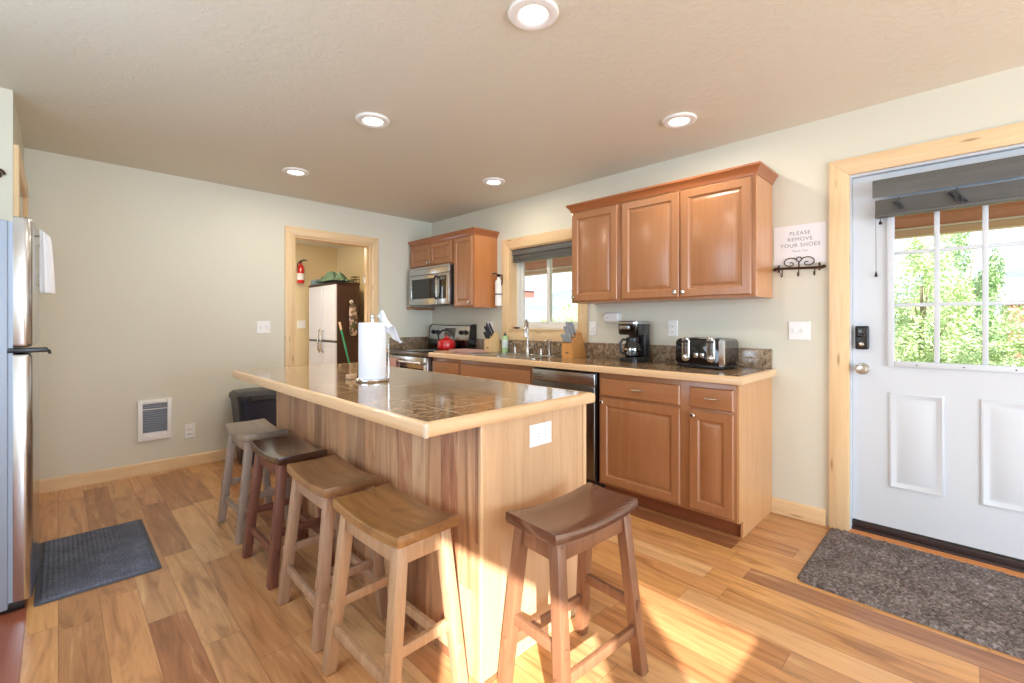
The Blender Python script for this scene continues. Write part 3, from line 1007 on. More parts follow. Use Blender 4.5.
u4 = thing('wall_cabinet', 'short double door maple cabinet above the microwave', 'cabinet', (3.1, 4.2, 1.84))
carcass(u4, XU, 3.811, 4.640, 1.838, ZT + 0.02)
for y0, y1, ky in ((3.830, 4.220, 4.200), (4.232, 4.622, 4.252)):
    knob(cab_front('door', u4, XU, y0, y1, 1.852, ZT - 0.012, SMALL), XU, ky, 1.880)
crown(u4, 3.8105, 4.648, ZT, left=False)
sl = thing('wooden_ledge', 'small brown wooden ledge below the microwave at the corner', 'shelf', (3.10, 4.60, 1.36))
MB().box(2.90, 3.02, 4.585, D - 0.003, 1.372, 1.400, 0.003).build('bracket', 'cabX', sl)
MB().box(3.02, W - 0.003, 4.600, D - 0.003, 1.366, 1.392, 0.003).build('ledge_board', 'cabX', sl)

# ------------------------------------------------------------------ microwave
mw = thing('microwave_oven', 'stainless microwave mounted over the stove', 'microwave', (3.05, 4.19, 1.41))
XM = 2.875
MB().box(XM + 0.035, W - 0.004, 3.816, 4.574, 1.410, 1.832, 0.004).build('case', 'black', mw)
MB().box(XM, XM + 0.034, 3.816, 4.574, 1.745, 1.832, 0.005).build('vent_strip', 'steel', mw)
m = MB()
yA, yB = 4.02, 4.574
for q in ((yA, yA + 0.045, 1.412, 1.742), (yB - 0.05, yB, 1.412, 1.742), (yA + 0.045, yB - 0.05, 1.412, 1.482), (yA + 0.045, yB - 0.05, 1.700, 1.742)):
    m.box(XM, XM + 0.034, q[0], q[1], q[2], q[3], 0.002)
md = m.build('door', 'steel', mw)
MB().box(XM + 0.006, XM + 0.030, yA + 0.044, yB - 0.049, 1.481, 1.701).build('door_window', 'darkglass', md)
MB().tube([(XM, 4.035, 1.470)] + [(XM - 0.045 * math.sin(PI * i / 12) ** 0.5, 4.035, 1.470 + 0.25 * i / 12) for i in range(1, 12)] + [(XM, 4.035, 1.720)], 0.011, 10).build('handle', 'black', md)
cpn = MB().box(XM, XM + 0.034, 3.818, 4.016, 1.412, 1.742, 0.004).build('control_panel', 'steel', mw)
MB().box(XM - 0.0015, XM + 0.002, 3.866, 3.992, 1.470, 1.715, 0.001).build('keypad', 'gloss', cpn)
MB().box(XM - 0.0025, XM - 0.001, 3.885, 3.975, 1.672, 1.702).build('clock_display', 'screen', cpn)
m = MB()
for i in range(12):
    y = 3.86 + 0.05 * i
    m.box(XM - 0.001, XM + 0.002, y, y + 0.036, 1.808, 1.813)
m.build('vent_slots', 'darksteel', mw)

# ------------------------------------------------------------------ stove
st = thing('electric_range', 'stainless electric range in the far corner', 'stove', (2.94, 4.19, 0))
XS = 2.628
MB().box(XS + 0.03, W - 0.012, 3.814, 4.572, 0.02, 0.910, 0.004).build('body', 'black', st)
MB().box(XS - 0.006, W - 0.10, 3.812, 4.574, 0.911, 0.926, 0.003).build('glass_cooktop', 'gloss', st)
MB().box(XS, XS + 0.029, 3.816, 4.570, 0.865, 0.909, 0.003).build('vent_trim', 'darksteel', st)
m = MB()
for q in ((3.818, 3.888, 0.26, 0.858), (4.498, 4.568, 0.26, 0.858), (3.888, 4.498, 0.26, 0.36), (3.888, 4.498, 0.745, 0.858)):
    m.box(XS - 0.02, XS + 0.028, q[0], q[1], q[2], q[3], 0.003)
od = m.build('oven_door', 'steel', st)
MB().box(XS - 0.014, XS + 0.024, 3.887, 4.499, 0.359, 0.746).build('oven_window', 'darkglass', od)
m = MB()
m.tube([(XS - 0.062, 3.85, 0.806), (XS - 0.062, 4.536, 0.806)], 0.013, 12)
for y in (3.868, 4.518):
    m.tube([(XS - 0.021, y, 0.806), (XS - 0.062, y, 0.806)], 0.010, 10)
m.build('oven_handle', 'steel', od)
MB().box(XS - 0.016, XS + 0.028, 3.818, 4.568, 0.075, 0.250, 0.006).build('warming_drawer', 'steel', st)
bg = MB()
pr = [(W - 0.115, 0.9265), (W - 0.012, 0.9265), (W - 0.012, 1.190), (W - 0.070, 1.190), (W - 0.092, 1.176), (W - 0.112, 1.030)]
bg.prism(pr, 3.822, 4.564, lambda x, z, t: (x, t, z))
bgo = bg.build('backguard', 'steel', st, smooth=20)
MB().box(W - 0.124, W - 0.110, 3.822, 4.564, 0.9275, 1.025, 0.002).build('lower_panel', 'gloss', bgo)
for y0 in (3.813, 4.565):
    MB().prism([(W - 0.122, 0.9265), (W - 0.010, 0.9265), (W - 0.010, 1.196), (W - 0.072, 1.196), (W - 0.098, 1.180)], y0, y0 + 0.008, lambda x, z, t: (x, t, z)).build('end_cap', 'gloss', bgo, smooth=0)
nrm = Vector((-0.146, 0, 0.020)).normalized()
for y in (3.885, 3.965, 4.405, 4.485):
    MB().lathe([(0.026, 0), (0.024, 0.010), (0.020, 0.022), (0.004, 0.024)], axis_mat((W - 0.103, y, 1.106), nrm), 18).build('burner_knob', 'black', bgo)
m = MB()
m.hexa([(W - 0.1085, 4.07, 1.055), (W - 0.1035, 4.07, 1.055), (W - 0.1035, 4.27, 1.055), (W - 0.1085, 4.27, 1.055)],
       [(W - 0.0985, 4.07, 1.155), (W - 0.092, 4.07, 1.155), (W - 0.092, 4.27, 1.155), (W - 0.0985, 4.27, 1.155)])
m.build('clock_display', 'screen', bgo)
# towel over the oven handle
tw = MB()
secs = []
for i in range(9):
    y = 4.30 + 0.16 * i / 8
    w = 0.004 * math.sin(i * 1.7)
    secs.append([(XS - 0.046 + w, y, 0.58), (XS - 0.046, y, 0.80), (XS - 0.052, y, 0.822), (XS - 0.062, y, 0.8275), (XS - 0.074, y, 0.822), (XS - 0.081, y, 0.80), (XS - 0.083 + w, y, 0.55),
                 (XS - 0.091 + w, y, 0.55), (XS - 0.089, y, 0.80), (XS - 0.079, y, 0.829), (XS - 0.062, y, 0.835), (XS - 0.046, y, 0.829), (XS - 0.0385, y, 0.80), (XS - 0.039 + w, y, 0.58)])
tw.loft(secs)
tag(tw.build('oven_towel', 'pinkcloth'), 'pale pink towel draped over the oven handle', 'towel')
# kettle
kt = thing('tea_kettle', 'shiny red kettle with black handle on the stove', 'kettle', (2.995, 4.02, 0.9262))
kx, ky, kz = 2.995, 4.02, 0.9265
MB().lathe([(0.088, 0), (0.096, 0.008), (0.099, 0.03), (0.097, 0.075), (0.088, 0.098), (0.062, 0.112), (0.036, 0.117)], T(kx, ky, kz), 32).build('body', 'red', kt)
MB().lathe([(0.037, 0.115), (0.034, 0.123), (0.016, 0.128), (0.008, 0.130), (0.013, 0.142), (0.012, 0.150), (0.002, 0.153)], T(kx, ky, kz), 20).build('lid', 'red', kt)
MB().tube([(kx + 0.060, ky + 0.045, kz + 0.075), (kx + 0.088, ky + 0.066, kz + 0.105), (kx + 0.104, ky + 0.078, kz + 0.125)], [0.022, 0.016, 0.011], 12).build('spout', 'red', kt)
MB().tube([(kx - 0.05, ky + 0.06, kz + 0.095), (kx - 0.062, ky + 0.070, kz + 0.150), (kx - 0.030, ky + 0.032, kz + 0.205), (kx + 0.010, ky - 0.015, kz + 0.212), (kx + 0.050, ky - 0.058, kz + 0.165), (kx + 0.056, ky - 0.064, kz + 0.095)], [0.007, 0.009, 0.011, 0.011, 0.009, 0.007], 10).build('handle', 'black', kt)

# ------------------------------------------------------------------ island
IX0, IX1, IY0, IY1 = 1.002, 1.594, 1.155, 3.170
isl = thing('kitchen_island', 'long island base with upright plank side and plain maple end', 'island', ((IX0 + IX1) / 2, (IY0 + IY1) / 2, 0))
MB().box(IX0 + 0.012, IX1 - 0.012, IY0 + 0.012, IY1 - 0.012, 0.0015, 0.876).build('core', 'cabZ', isl)
MB().box(IX0, IX0 + 0.0115, IY0 + 0.012, IY1, 0.0015, 0.876, 0.001).build('plank_side', 'planks', isl, label='upright floor boards in mixed tones')
MB().box(IX0 + 0.012, IX1 - 0.001, IY0 + 0.003, IY0 + 0.0115, 0.0015, 0.876).build('end_panel', 'mapleZ', isl)
MB().box(IX0 - 0.001, IX0 + 0.014, IY0 - 0.003, IY0 + 0.0115, 0.0015, 0.876, 0.002).build('corner_trim', 'edgeZ', isl)
MB().box(IX1 - 0.020, IX1 + 0.001, IY0 - 0.003, IY0 + 0.0115, 0.0015, 0.876, 0.002).build('corner_trim', 'edgeZ', isl)
for k in range(4):
    ya = IY0 + 0.02 + k * 0.498
    MB().panel((IX1 - 0.0115, ya, 0.12), Y, Z, X, 0.486, 0.72, [(a, d * 0.9) for a, d in DOOR]).build('door', 'cabZ', isl, smooth=25)
TX0, TX1, TY0, TY1 = 0.755, 1.606, 1.115, 3.200
it = thing('island_countertop', 'glossy brown granite tile island top with rounded maple edge', 'worktop', ((TX0 + TX1) / 2, (TY0 + TY1) / 2, 0.877))
MB().box(TX0 + 0.022, TX1 - 0.022, TY0 + 0.022, TY1 - 0.022, 0.877, 0.9195).build('tiled_top', 'tile', it, smooth=0)
EP = [(0.0, 0.885), (0.004, 0.878), (0.010, 0.8765), (0.0222, 0.8765), (0.0222, 0.920), (0.012, 0.9198), (0.004, 0.916), (0.0, 0.908)]


def island_edge(nm, pts_fn, mat):
    MB().loft(pts_fn).build(nm, mat, it)


def edge_secs(a, b, na, nb):
    """mitred strip from corner a to corner b, na/nb the inward diagonal of each corner"""
    out = []
    for c, n in ((a, na), (b, nb)):
        out.append([(c[0] + n[0] * d, c[1] + n[1] * d, z) for d, z in EP])
    return out


cr = {'ll': ((TX0, TY0), (1, 1)), 'lr': ((TX1, TY0), (-1, 1)), 'ur': ((TX1, TY1), (-1, -1)), 'ul': ((TX0, TY1), (1, -1))}
for a, b, mt in (('ll', 'lr', 'edgeX'), ('lr', 'ur', 'edgeY'), ('ul', 'ur', 'edgeX'), ('ll', 'ul', 'edgeY')):
    MB().loft(edge_secs(cr[a][0], cr[b][0], cr[a][1], cr[b][1])).build('wood_edge', mt, it)
# the worn, rounded nose at the near corner
MB().box(TX0 - 0.0012, TX0 + 0.014, TY0 - 0.0012, TY0 + 0.014, 0.8755, 0.9185, 0.006, 3).build('corner_block', plain('worn_edge', (216, 200, 182), 0.4), it, label='worn pale corner')


# ------------------------------------------------------------------ bar stools
def make_stool(seat_mat, leg_mat, label, loc, rz, round_corner=0.006):
    t = thing('bar_stool', label, 'stool', (0, 0, 0), 0, 'saddle seat stools round the island')
    SL, SW, ST = 0.420, 0.232, 0.036
    zt = 0.574
    m = MB()
    n, k = 18, 8
    sag = lambda u: 0.019 * (abs(u) ** 1.8)
    secs = []
    for i in range(n + 1):
        u = -1 + 2 * i / n
        x = u * SL / 2
        z = zt + sag(u)
        bz = z - ST + 0.004 * (1 - abs(u))
        e = 1.0 if 0 < i < n else 0.985
        w = SW / 2 * e
        ring = []
        prof = [(-w, bz + 0.006), (-w + 0.006, bz), (w - 0.006, bz), (w, bz + 0.006), (w, z - 0.008), (w - 0.0025, z - 0.0025), (w - 0.008, z), (w * 0.5, z - 0.002), (0, z - 0.003), (-w * 0.5, z - 0.002), (-w + 0.008, z), (-w + 0.0025, z - 0.0025), (-w, z - 0.008)]
        secs.append([(x, y, q) for y, q in prof])
    first = [(p[0] * 1.006, p[1] * 0.97, p[2] * 0.9 + 0.1 * (zt + 0.005)) for p in secs[0]]
    last = [(p[0] * 1.006, p[1] * 0.97, p[2] * 0.9 + 0.1 * (zt + 0.005)) for p in secs[-1]]
    m.loft([first] + secs + [last])
    m.build('seat', seat_mat, t)
    tx, ty, bx, by = 0.166, 0.078, 0.196, 0.135
    lw = 0.040

    def at(sx, sy, z):
        f = (z - 0.0) / 0.553
        return Vector((sx * (bx + (tx - bx) * f), sy * (by + (ty - by) * f), z))
    for sx in (-1, 1):
        for sy in (-1, 1):
            q = lambda c, s: [c + Vector((-s, -s, 0)), c + Vector((s, -s, 0)), c + Vector((s, s, 0)), c + Vector((-s, s, 0))]
            top = at(sx, sy, 0.553)
            lg = MB().hexa(q(at(sx, sy, 0.0015), lw / 2), q(top, lw / 2), 0.004).build('leg', leg_mat, t)
            pg = MB()
            pg.lathe([(0.005, 0), (0.005, 0.0015), (0.003, 0.003)], axis_mat(at(sx, sy, 0.535) + Vector((0, sy * lw / 2, 0)), (0, sy, 0)), 10)
            pg.build('wood_plug', leg_mat, lg)
    for sy in (-1, 1):
        z = 0.515
        a, b = at(-1, sy, z), at(1, sy, z)
        MB().bar(a, b, 0.020, 0.058, 0.002).build('apron', leg_mat, t)
    for sx in (-1, 1):
        z = 0.515
        MB().bar(at(sx, -1, z), at(sx, 1, z), 0.020, 0.058, 0.002).build('apron', leg_mat, t)
    for sy in (-1, 1):
        z = 0.150
        a, b = at(-1, sy, z), at(1, sy, z)
        a.x -= lw / 2 + 0.006
        b.x += lw / 2 + 0.006
        MB().bar(a, b, 0.018, 0.034, 0.002).build('stretcher', leg_mat, t)
    for sx in (-1, 1):
        z = 0.235
        a, b = at(sx, -1, z), at(sx, 1, z)
        a.y -= lw / 2 + 0.006
        b.y += lw / 2 + 0.006
        MB().bar(a, b, 0.018, 0.034, 0.002).build('stretcher', leg_mat, t)
    t.location = loc
    t.rotation_euler = (0, 0, rz)
    return t


legz = lambda nm, d, l, r=0.38, w=None: wood(nm, d, l, 'Z', r, 0.8, 0.15, False, 0.5, w)
make_stool(stoolwood('espresso_worn', (74, 40, 28), (98, 58, 40), 0.18, (112, 78, 62), 0.5), legz('walnut_leg', (112, 74, 52), (150, 106, 78)),
           'glossy dark brown stool alone at the near end of the island', (1.250, 0.955, 0), R(-4))
make_stool(stoolwood('honey_brown', (122, 80, 42), (176, 128, 76), 0.34, (104, 66, 36), 0.2), legz('tan_leg', (158, 122, 90), (200, 164, 128)),
           'honey brown wooden stool nearest the front of the island side', (0.806, 1.380, 0), R(90 + 1))
make_stool(stoolwood('mid_brown', (126, 86, 54), (168, 126, 86), 0.34, (106, 72, 46), 0.2), legz('greyed_tan_leg', (150, 116, 92), (188, 152, 124)),
           'medium brown wooden stool second from the front', (0.822, 1.905, 0), R(90 - 1))
make_stool(stoolwood('dark_espresso', (52, 30, 22), (76, 46, 34), 0.16, (92, 62, 48), 0.5), legz('red_brown_leg', (98, 58, 46), (134, 86, 70)),
           'dark espresso stool with reddish legs third from the front', (0.828, 2.452, 0), R(90))
make_stool(stoolwood('weathered_grey', (132, 114, 98), (168, 150, 130), 0.42, (98, 84, 74), 0.1), legz('grey_leg', (138, 118, 104), (172, 152, 138)),
           'weathered grey brown stool at the far end of the island side', (0.841, 3.030, 0), R(90))

# ------------------------------------------------------------------ on the island
px_, py_ = 1.128, 2.135
ph = thing('paper_towel_holder', 'clear and chrome upright paper towel holder on the island', 'paper towel holder', (px_, py_, 0.9202))
MB().lathe([(0.082, 0.9202), (0.084, 0.924), (0.084, 0.932), (0.078, 0.936), (0.010, 0.936)], T(px_, py_, 0), 40).build('base', 'chrome', ph)
MB().lathe([(0.006, 0.935), (0.006, 1.235), (0.009, 1.238), (0.011, 1.247), (0.008, 1.256), (0.002, 1.259)], T(px_, py_, 0), 14).build('rod', 'chrome', ph)
MB().tube([(px_ + 0.079, py_ - 0.020, 0.934), (px_ + 0.081, py_ - 0.020, 1.10), (px_ + 0.079, py_ - 0.020, 1.12)], 0.0035, 8).build('tension_arm', 'chrome', ph)
pr_ = thing('paper_towel_roll', 'tall white paper towel roll on the island holder', 'paper towel', (px_, py_, 0.9362))
MB().lathe([(0.020, 0.9365), (0.066, 0.9365), (0.0675, 0.940), (0.0675, 1.212), (0.066, 1.2155), (0.021, 1.2155), (0.0205, 1.21), (0.0205, 0.94), (0.020, 0.9365)], T(px_, py_, 0), 40, cap=False).build('roll', 'paper', pr_)
m = MB()
rows = []
for i in range(9):
    t = i / 8
    row = []
    for j in range(7):
        s = j / 6
        cx = px_ + 0.030 + 0.078 * t + 0.012 * math.sin(5 * s)
        cy = py_ - 0.020 - 0.045 * t - 0.010 * s
        # a torn sheet folded up over the top, then hanging off the right
        z = 1.195 + 0.075 * math.sin(PI * min(1, 0.35 + 0.9 * t)) * (0.35 + 0.65 * (1 - abs(2 * s - 0.7))) - 0.07 * t * t + 0.015 * math.sin(9 * t + 3 * s)
        row.append(Vector((cx + 0.03 * (s - 0.5), cy - 0.055 * (s - 0.5), z)))
    rows.append(row)
m.loft([[p for p in r] + [p + Vector((0.001, 0.001, -0.0012)) for p in r[::-1]] for r in rows])
m.build('loose_sheet', 'paper', pr_)
tag(MB().box(1.062, 1.105, 2.255, 2.300, 0.9202, 0.945, 0.004).build('wooden_block', 'mapleX'), 'small pale wooden block behind the paper towel roll', 'block')


# ------------------------------------------------------------------ plates on walls
def plate(name, label, cat, axis, a, s, u, z, w, h, kind, group=None):
    """kind: outlet / outlet2 / switch / switch2 / blank"""
    P = (lambda d, uu, zz: (a + s * d, uu, zz)) if axis == 'x' else (lambda d, uu, zz: (uu, a + s * d, zz))
    U, N = (Y, X * s) if axis == 'x' else (X, Y * s)
    t = thing(name, label, cat, P(0, u, z), group=group)
    MB().panel(P(0.0005, u - w / 2, z - h / 2), U, Z, N, w, h, [(0, 0), (0.0, 0.003), (0.003, 0.006)]).build('plate', 'white', t)
    n = 2 if kind.endswith('2') else 1
    for i in range(n):
        uc = u + (i - (n - 1) / 2) * 0.046
        if kind.startswith('switch'):
            MB().panel(P(0.006, uc - 0.005, z - 0.012), U, Z, N, 0.010, 0.024, [(0, 0), (0, 0.001), (0.001, 0.010)]).build('toggle', 'white', t)
        elif kind.startswith('rocker'):
            MB().panel(P(0.006, uc - 0.016, z - 0.033), U, Z, N, 0.032, 0.066, [(0, 0), (0, 0.002), (0.003, 0.004)]).build('rocker', 'white', t)
        elif kind.startswith('outlet'):
            for zz in (-0.02, 0.02):
                f = MB().panel(P(0.006, uc - 0.016, z + zz - 0.013), U, Z, N, 0.032, 0.026, [(0, 0), (0.001, 0.002), (0.004, 0.003)]).build('socket', 'white', t)
                sm = MB()
                for du in (-0.006, 0.006):
                    sm.panel(P(0.0088, uc + du - 0.001, z + zz - 0.004), U, Z, N, 0.002, 0.009, [(0, 0), (0, 0.0006)])
                sm.panel(P(0.0088, uc - 0.002, z + zz - 0.010), U, Z, N, 0.004, 0.004, [(0, 0), (0, 0.0006)])
                sm.build('socket_slots', 'slot', f)
    return t


plate('light_switch', 'white double switch plate beside the entry door casing', 'switch', 'x', W, -1, 0.745, 1.165, 0.116, 0.116, 'switch2')
plate('wall_outlet', 'white outlet on the wall between coffee maker and toaster', 'outlet', 'x', W, -1, 1.565, 1.172, 0.074, 0.118, 'outlet')
plate('light_switch', 'white switch plate right of the sink window', 'switch', 'x', W, -1, 2.285, 1.165, 0.074, 0.118, 'rocker')
plate('wall_outlet', 'white outlet behind the left knife block', 'outlet', 'x', W, -1, 3.60, 1.165, 0.074, 0.118, 'outlet')
plate('light_switch', 'white double switch plate on the far wall left of pantry doorway', 'switch', 'y', D, -1, 1.363, 1.172, 0.118, 0.118, 'switch2')
plate('wall_outlet', 'white outlet low on the far wall beside the heater', 'outlet', 'y', D, -1, 0.790, 0.297, 0.074, 0.118, 'outlet')
plate('light_switch', 'pale double switch plate on the pantry wall', 'switch', 'y', YC, -1, 2.69, 1.19, 0.125, 0.120, 'switch2')
po = thing('island_outlet', 'white outlet plate turned sideways on the island end panel', 'outlet', (1.305, IY0, 0.790))
MB().panel((1.243, IY0 + 0.0025, 0.748), X, Z, -Y, 0.124, 0.084, [(0, 0), (0, 0.003), (0.003, 0.006)]).build('plate', 'white', po)
for xx in (-0.02, 0.02):
    f = MB().panel((1.305 + xx - 0.013, IY0 - 0.0035, 0.774), X, Z, -Y, 0.026, 0.032, [(0, 0), (0.001, 0.002), (0.004, 0.003)]).build('socket', 'white', po)
    sm = MB()
    for dz in (-0.006, 0.006):
        sm.panel((1.305 + xx - 0.004, IY0 - 0.0063, 0.790 + dz - 0.001), X, Z, -Y, 0.009, 0.002, [(0, 0), (0, 0.0006)])
    sm.build('socket_slots', 'slot', f)

# wall heater
hx0, hx1, hz0, hz1 = 0.446, 0.665, 0.268, 0.592
ht = thing('wall_heater', 'white recessed wall heater with grey grille low on far wall', 'heater', (0.555, D, hz0))
m = MB()
for q in ((hx0, hx0 + 0.030, hz0, hz1), (hx1 - 0.030, hx1, hz0, hz1), (hx0 + 0.03, hx1 - 0.03, hz0, hz0 + 0.062), (hx0 + 0.03, hx1 - 0.03, hz1 - 0.03, hz1)):
    m.box(q[0], q[1], D - 0.026, D - 0.001, q[2], q[3], 0.003)
m.build('frame', 'white', ht)
gm = plain('heater_grey', (158, 164, 178), 0.5)
MB().box(hx0 + 0.028, hx1 - 0.028, D - 0.008, D - 0.001, hz0 + 0.06, hz1 - 0.028).build('grille_back', plain('heater_core', (120, 126, 142), 0.6), ht)
m = MB()
nl = 13
for k in range(nl):
    z = hz0 + 0.068 + (hz1 - hz0 - 0.106) * k / (nl - 1)
    m.hexa([(hx0 + 0.030, D - 0.022, z - 0.004), (hx1 - 0.030, D - 0.022, z - 0.004), (hx1 - 0.030, D - 0.009, z + 0.002), (hx0 + 0.030, D - 0.009, z + 0.002)],
           [(hx0 + 0.030, D - 0.022, z), (hx1 - 0.030, D - 0.022, z), (hx1 - 0.030, D - 0.009, z + 0.006), (hx0 + 0.030, D - 0.009, z + 0.006)])
m.build('louvres', gm, ht, smooth=0)
MB().box(hx0 + 0.032, hx1 - 0.032, D - 0.0235, D - 0.0215, hz1 - 0.078, hz1 - 0.070).build('grille_bar', 'white', ht)
MB().lathe([(0.012, 0), (0.011, 0.010), (0.004, 0.012)], axis_mat((0.515, D - 0.026, hz0 + 0.03), (0, -1, 0)), 14).build('dial', 'white', ht)


# sign and hook rack
def text(parent, body, size, mat, y, z, x):
    c = bpy.data.curves.new('lettering', 'FONT')
    c.body = body
    c.size = size
    c.align_x = 'CENTER'
    c.extrude = 0.0003
    c.offset = 0.0
    c.space_character = 1.12
    tmp = bpy.data.objects.new('lettering', c)
    COL.objects.link(tmp)
    bpy.context.view_layer.update()
    me = bpy.data.meshes.new_from_object(tmp.evaluated_get(bpy.context.evaluated_depsgraph_get()))
    bpy.data.objects.remove(tmp)
    me.name = 'lettering'
    me.materials.clear()
    me.materials.append(M[mat] if isinstance(mat, str) else mat)
    o = bpy.data.objects.new('lettering', me)
    COL.objects.link(o)
    mw_ = Matrix(((0, 0, -1, x), (-1, 0, 0, y), (0, 1, 0, z), (0, 0, 0, 1)))
    o.parent = parent
    o.matrix_basis = chain(parent).inverted() @ mw_
    return o


sg = thing('paper_sign', 'white paper sign asking to remove shoes on the wall', 'sign', (W, 0.745, 1.70))
m = MB()
m.hexa([(W - 0.0008, 0.606, 1.578), (W - 0.0008, 0.886, 1.578), (W - 0.0008, 0.886, 1.822), (W - 0.0008, 0.606, 1.822)],
       [(W - 0.0022, 0.606, 1.578), (W - 0.0022, 0.886, 1.578), (W - 0.0022, 0.886, 1.822), (W - 0.0022, 0.606, 1.822)])
m.build('sheet', 'sheet', sg, smooth=0)
text(sg, 'PLEASE', 0.033, 'ink', 0.742, 1.760, W - 0.0026)
text(sg, 'REMOVE', 0.033, 'ink', 0.742, 1.723, W - 0.0026)
text(sg, 'YOUR SHOES', 0.033, 'ink', 0.742, 1.686, W - 0.0026)
text(sg, 'Thank You', 0.017, 'ink', 0.742, 1.655, W - 0.0026)
hr = thing('hook_rack', 'dark bronze scroll hook rack below the paper sign', 'hook rack', (W, 0.745, 1.55))
zr = 1.553
m = MB()
m.tube([(W - 0.012, 0.875, zr + 0.005), (W - 0.012, 0.617, zr - 0.005)], 0.008, 10)
for y in (0.877, 0.615):
    m.lathe([(0.002, -0.012), (0.010, -0.006), (0.010, 0.006), (0.002, 0.012)], axis_mat((W - 0.012, y, zr), (0, 1, 0)), 12)
for y in (0.855, 0.637):
    m.box(W - 0.021, W - 0.003, y - 0.004, y + 0.004, zr - 0.022, zr + 0.026, 0.002)
m.build('bar', 'bronze', hr)
m = MB()
for s in (-1, 1):
    pts = []
    for i in range(26):
        a = i / 25
        ang = PI * 0.95 * (1 - a) + a * (-PI * 1.5)
        r = 0.036 * (1 - 0.62 * a)
        pts.append((W - 0.010, 0.745 + s * (0.050 + r * math.cos(ang) * 1.1), zr + 0.016 + abs(r) * 0.75 + r * math.sin(ang) * 0.8))
    m.tube(pts, 0.0030, 7)
pts = [(W - 0.010, 0.745 + 0.014 * math.sin(2 * PI * i / 16), zr + 0.055 - 0.014 * math.cos(2 * PI * i / 16)) for i in range(17)]
m.tube(pts, 0.003, 7)
m.tube([(W - 0.010, 0.745, zr), (W - 0.010, 0.745, zr + 0.042)], 0.004, 7)
m.build('scroll', 'bronze', hr)
for y in (0.835, 0.745, 0.660):
    pts = [(W - 0.018, y, zr), (W - 0.016, y, zr - 0.035)] + [(W - 0.030 + 0.014 * math.cos(a), y, zr - 0.038 + 0.014 * math.sin(a)) for a in [0 - PI * i / 8 for i in range(9)]] + [(W - 0.045, y, zr - 0.028)]
    MB().tube(pts, 0.003, 7).build('hook', 'bronze', hr)

# plug-in device on the wall under the cabinet
ad = thing('air_freshener', 'white rounded plug-in device on the wall below the wall cabinets', 'plug-in', (W, 2.085, 1.257))
m = MB()
def rr_yz(x, y0, y1, z0, z1, r):
    return [(x, p[0], p[1]) for p in rrect(y0, y1, z0, z1, r, 0)]
m.loft([rr_yz(W - 0.001, 2.008, 2.160, 1.215, 1.300, 0.030), rr_yz(W - 0.030, 2.008, 2.160, 1.215, 1.300, 0.030), rr_yz(W - 0.042, 2.020, 2.148, 1.227, 1.288, 0.026)])
m.build('housing', 'white', ad)
MB().lathe([(0.004, 0), (0.004, 0.001)], axis_mat((W - 0.042, 2.115, 1.255), (-1, 0, 0)), 10).build('indicator', 'slot', ad)

# fire extinguishers
fe = thing('fire_extinguisher', 'white fire extinguisher hung beside the sink window', 'fire extinguisher', (3.205, 3.412, 1.385))
ex, ey = 3.203, 3.412
MB().lathe([(0.030, 1.385), (0.036, 1.392), (0.036, 1.620), (0.032, 1.645), (0.016, 1.662), (0.013, 1.685)], T(ex, ey, 0), 24).build('cylinder', 'white', fe)
m = MB().box(ex - 0.013, ex + 0.013, ey - 0.014, ey + 0.014, 1.683, 1.712, 0.004)
m.tube([(ex, ey, 1.705), (ex - 0.03, ey + 0.02, 1.722), (ex - 0.055, ey + 0.035, 1.712)], 0.008, 8)
m.tube([(ex, ey, 1.700), (ex + 0.02, ey - 0.03, 1.705), (ex + 0.012, ey - 0.044, 1.66), (ex + 0.004, ey - 0.042, 1.60)], 0.006, 8)
m.build('valve', 'black', fe)
MB().lathe([(0.0375, 1.50), (0.0375, 1.512)], T(ex, ey, 0), 24).box(ex + 0.025, W - 0.001, ey - 0.012, ey + 0.012, 1.495, 1.517, 0.001).build('mount_strap', 'black', fe)
fr_ = thing('fire_extinguisher', 'red fire extinguisher on the pantry far wall', 'fire extinguisher', (2.655, YC - 0.06, 1.84))
ex, ey = 2.655, YC - 0.062
MB().lathe([(0.046, 1.825), (0.052, 1.832), (0.052, 2.05), (0.046, 2.09), (0.022, 2.115), (0.018, 2.14)], T(ex, ey, 0), 24).build('cylinder', 'red', fr_)
MB().lathe([(0.0526, 1.875), (0.0526, 1.975)], T(ex, ey, 0), 24, cap=False).build('label_band', 'white', fr_, label='white label band')
m = MB().box(ex - 0.016, ex + 0.016, ey - 0.016, ey + 0.016, 2.138, 2.17, 0.004)
m.tube([(ex, ey, 2.165), (ex + 0.035, ey - 0.03, 2.185), (ex + 0.075, ey - 0.05, 2.18)], 0.009, 8).tube([(ex, ey, 2.150), (ex - 0.03, ey - 0.02, 2.15), (ex - 0.055, ey - 0.02, 2.11), (ex - 0.058, ey - 0.02, 2.0)], 0.007, 8)
m.build('valve', 'black', fr_)
MB().box(ex - 0.03, ex + 0.03, YC - 0.012, YC - 0.001, 1.86, 2.10, 0.002).build('bracket', 'black', fr_)

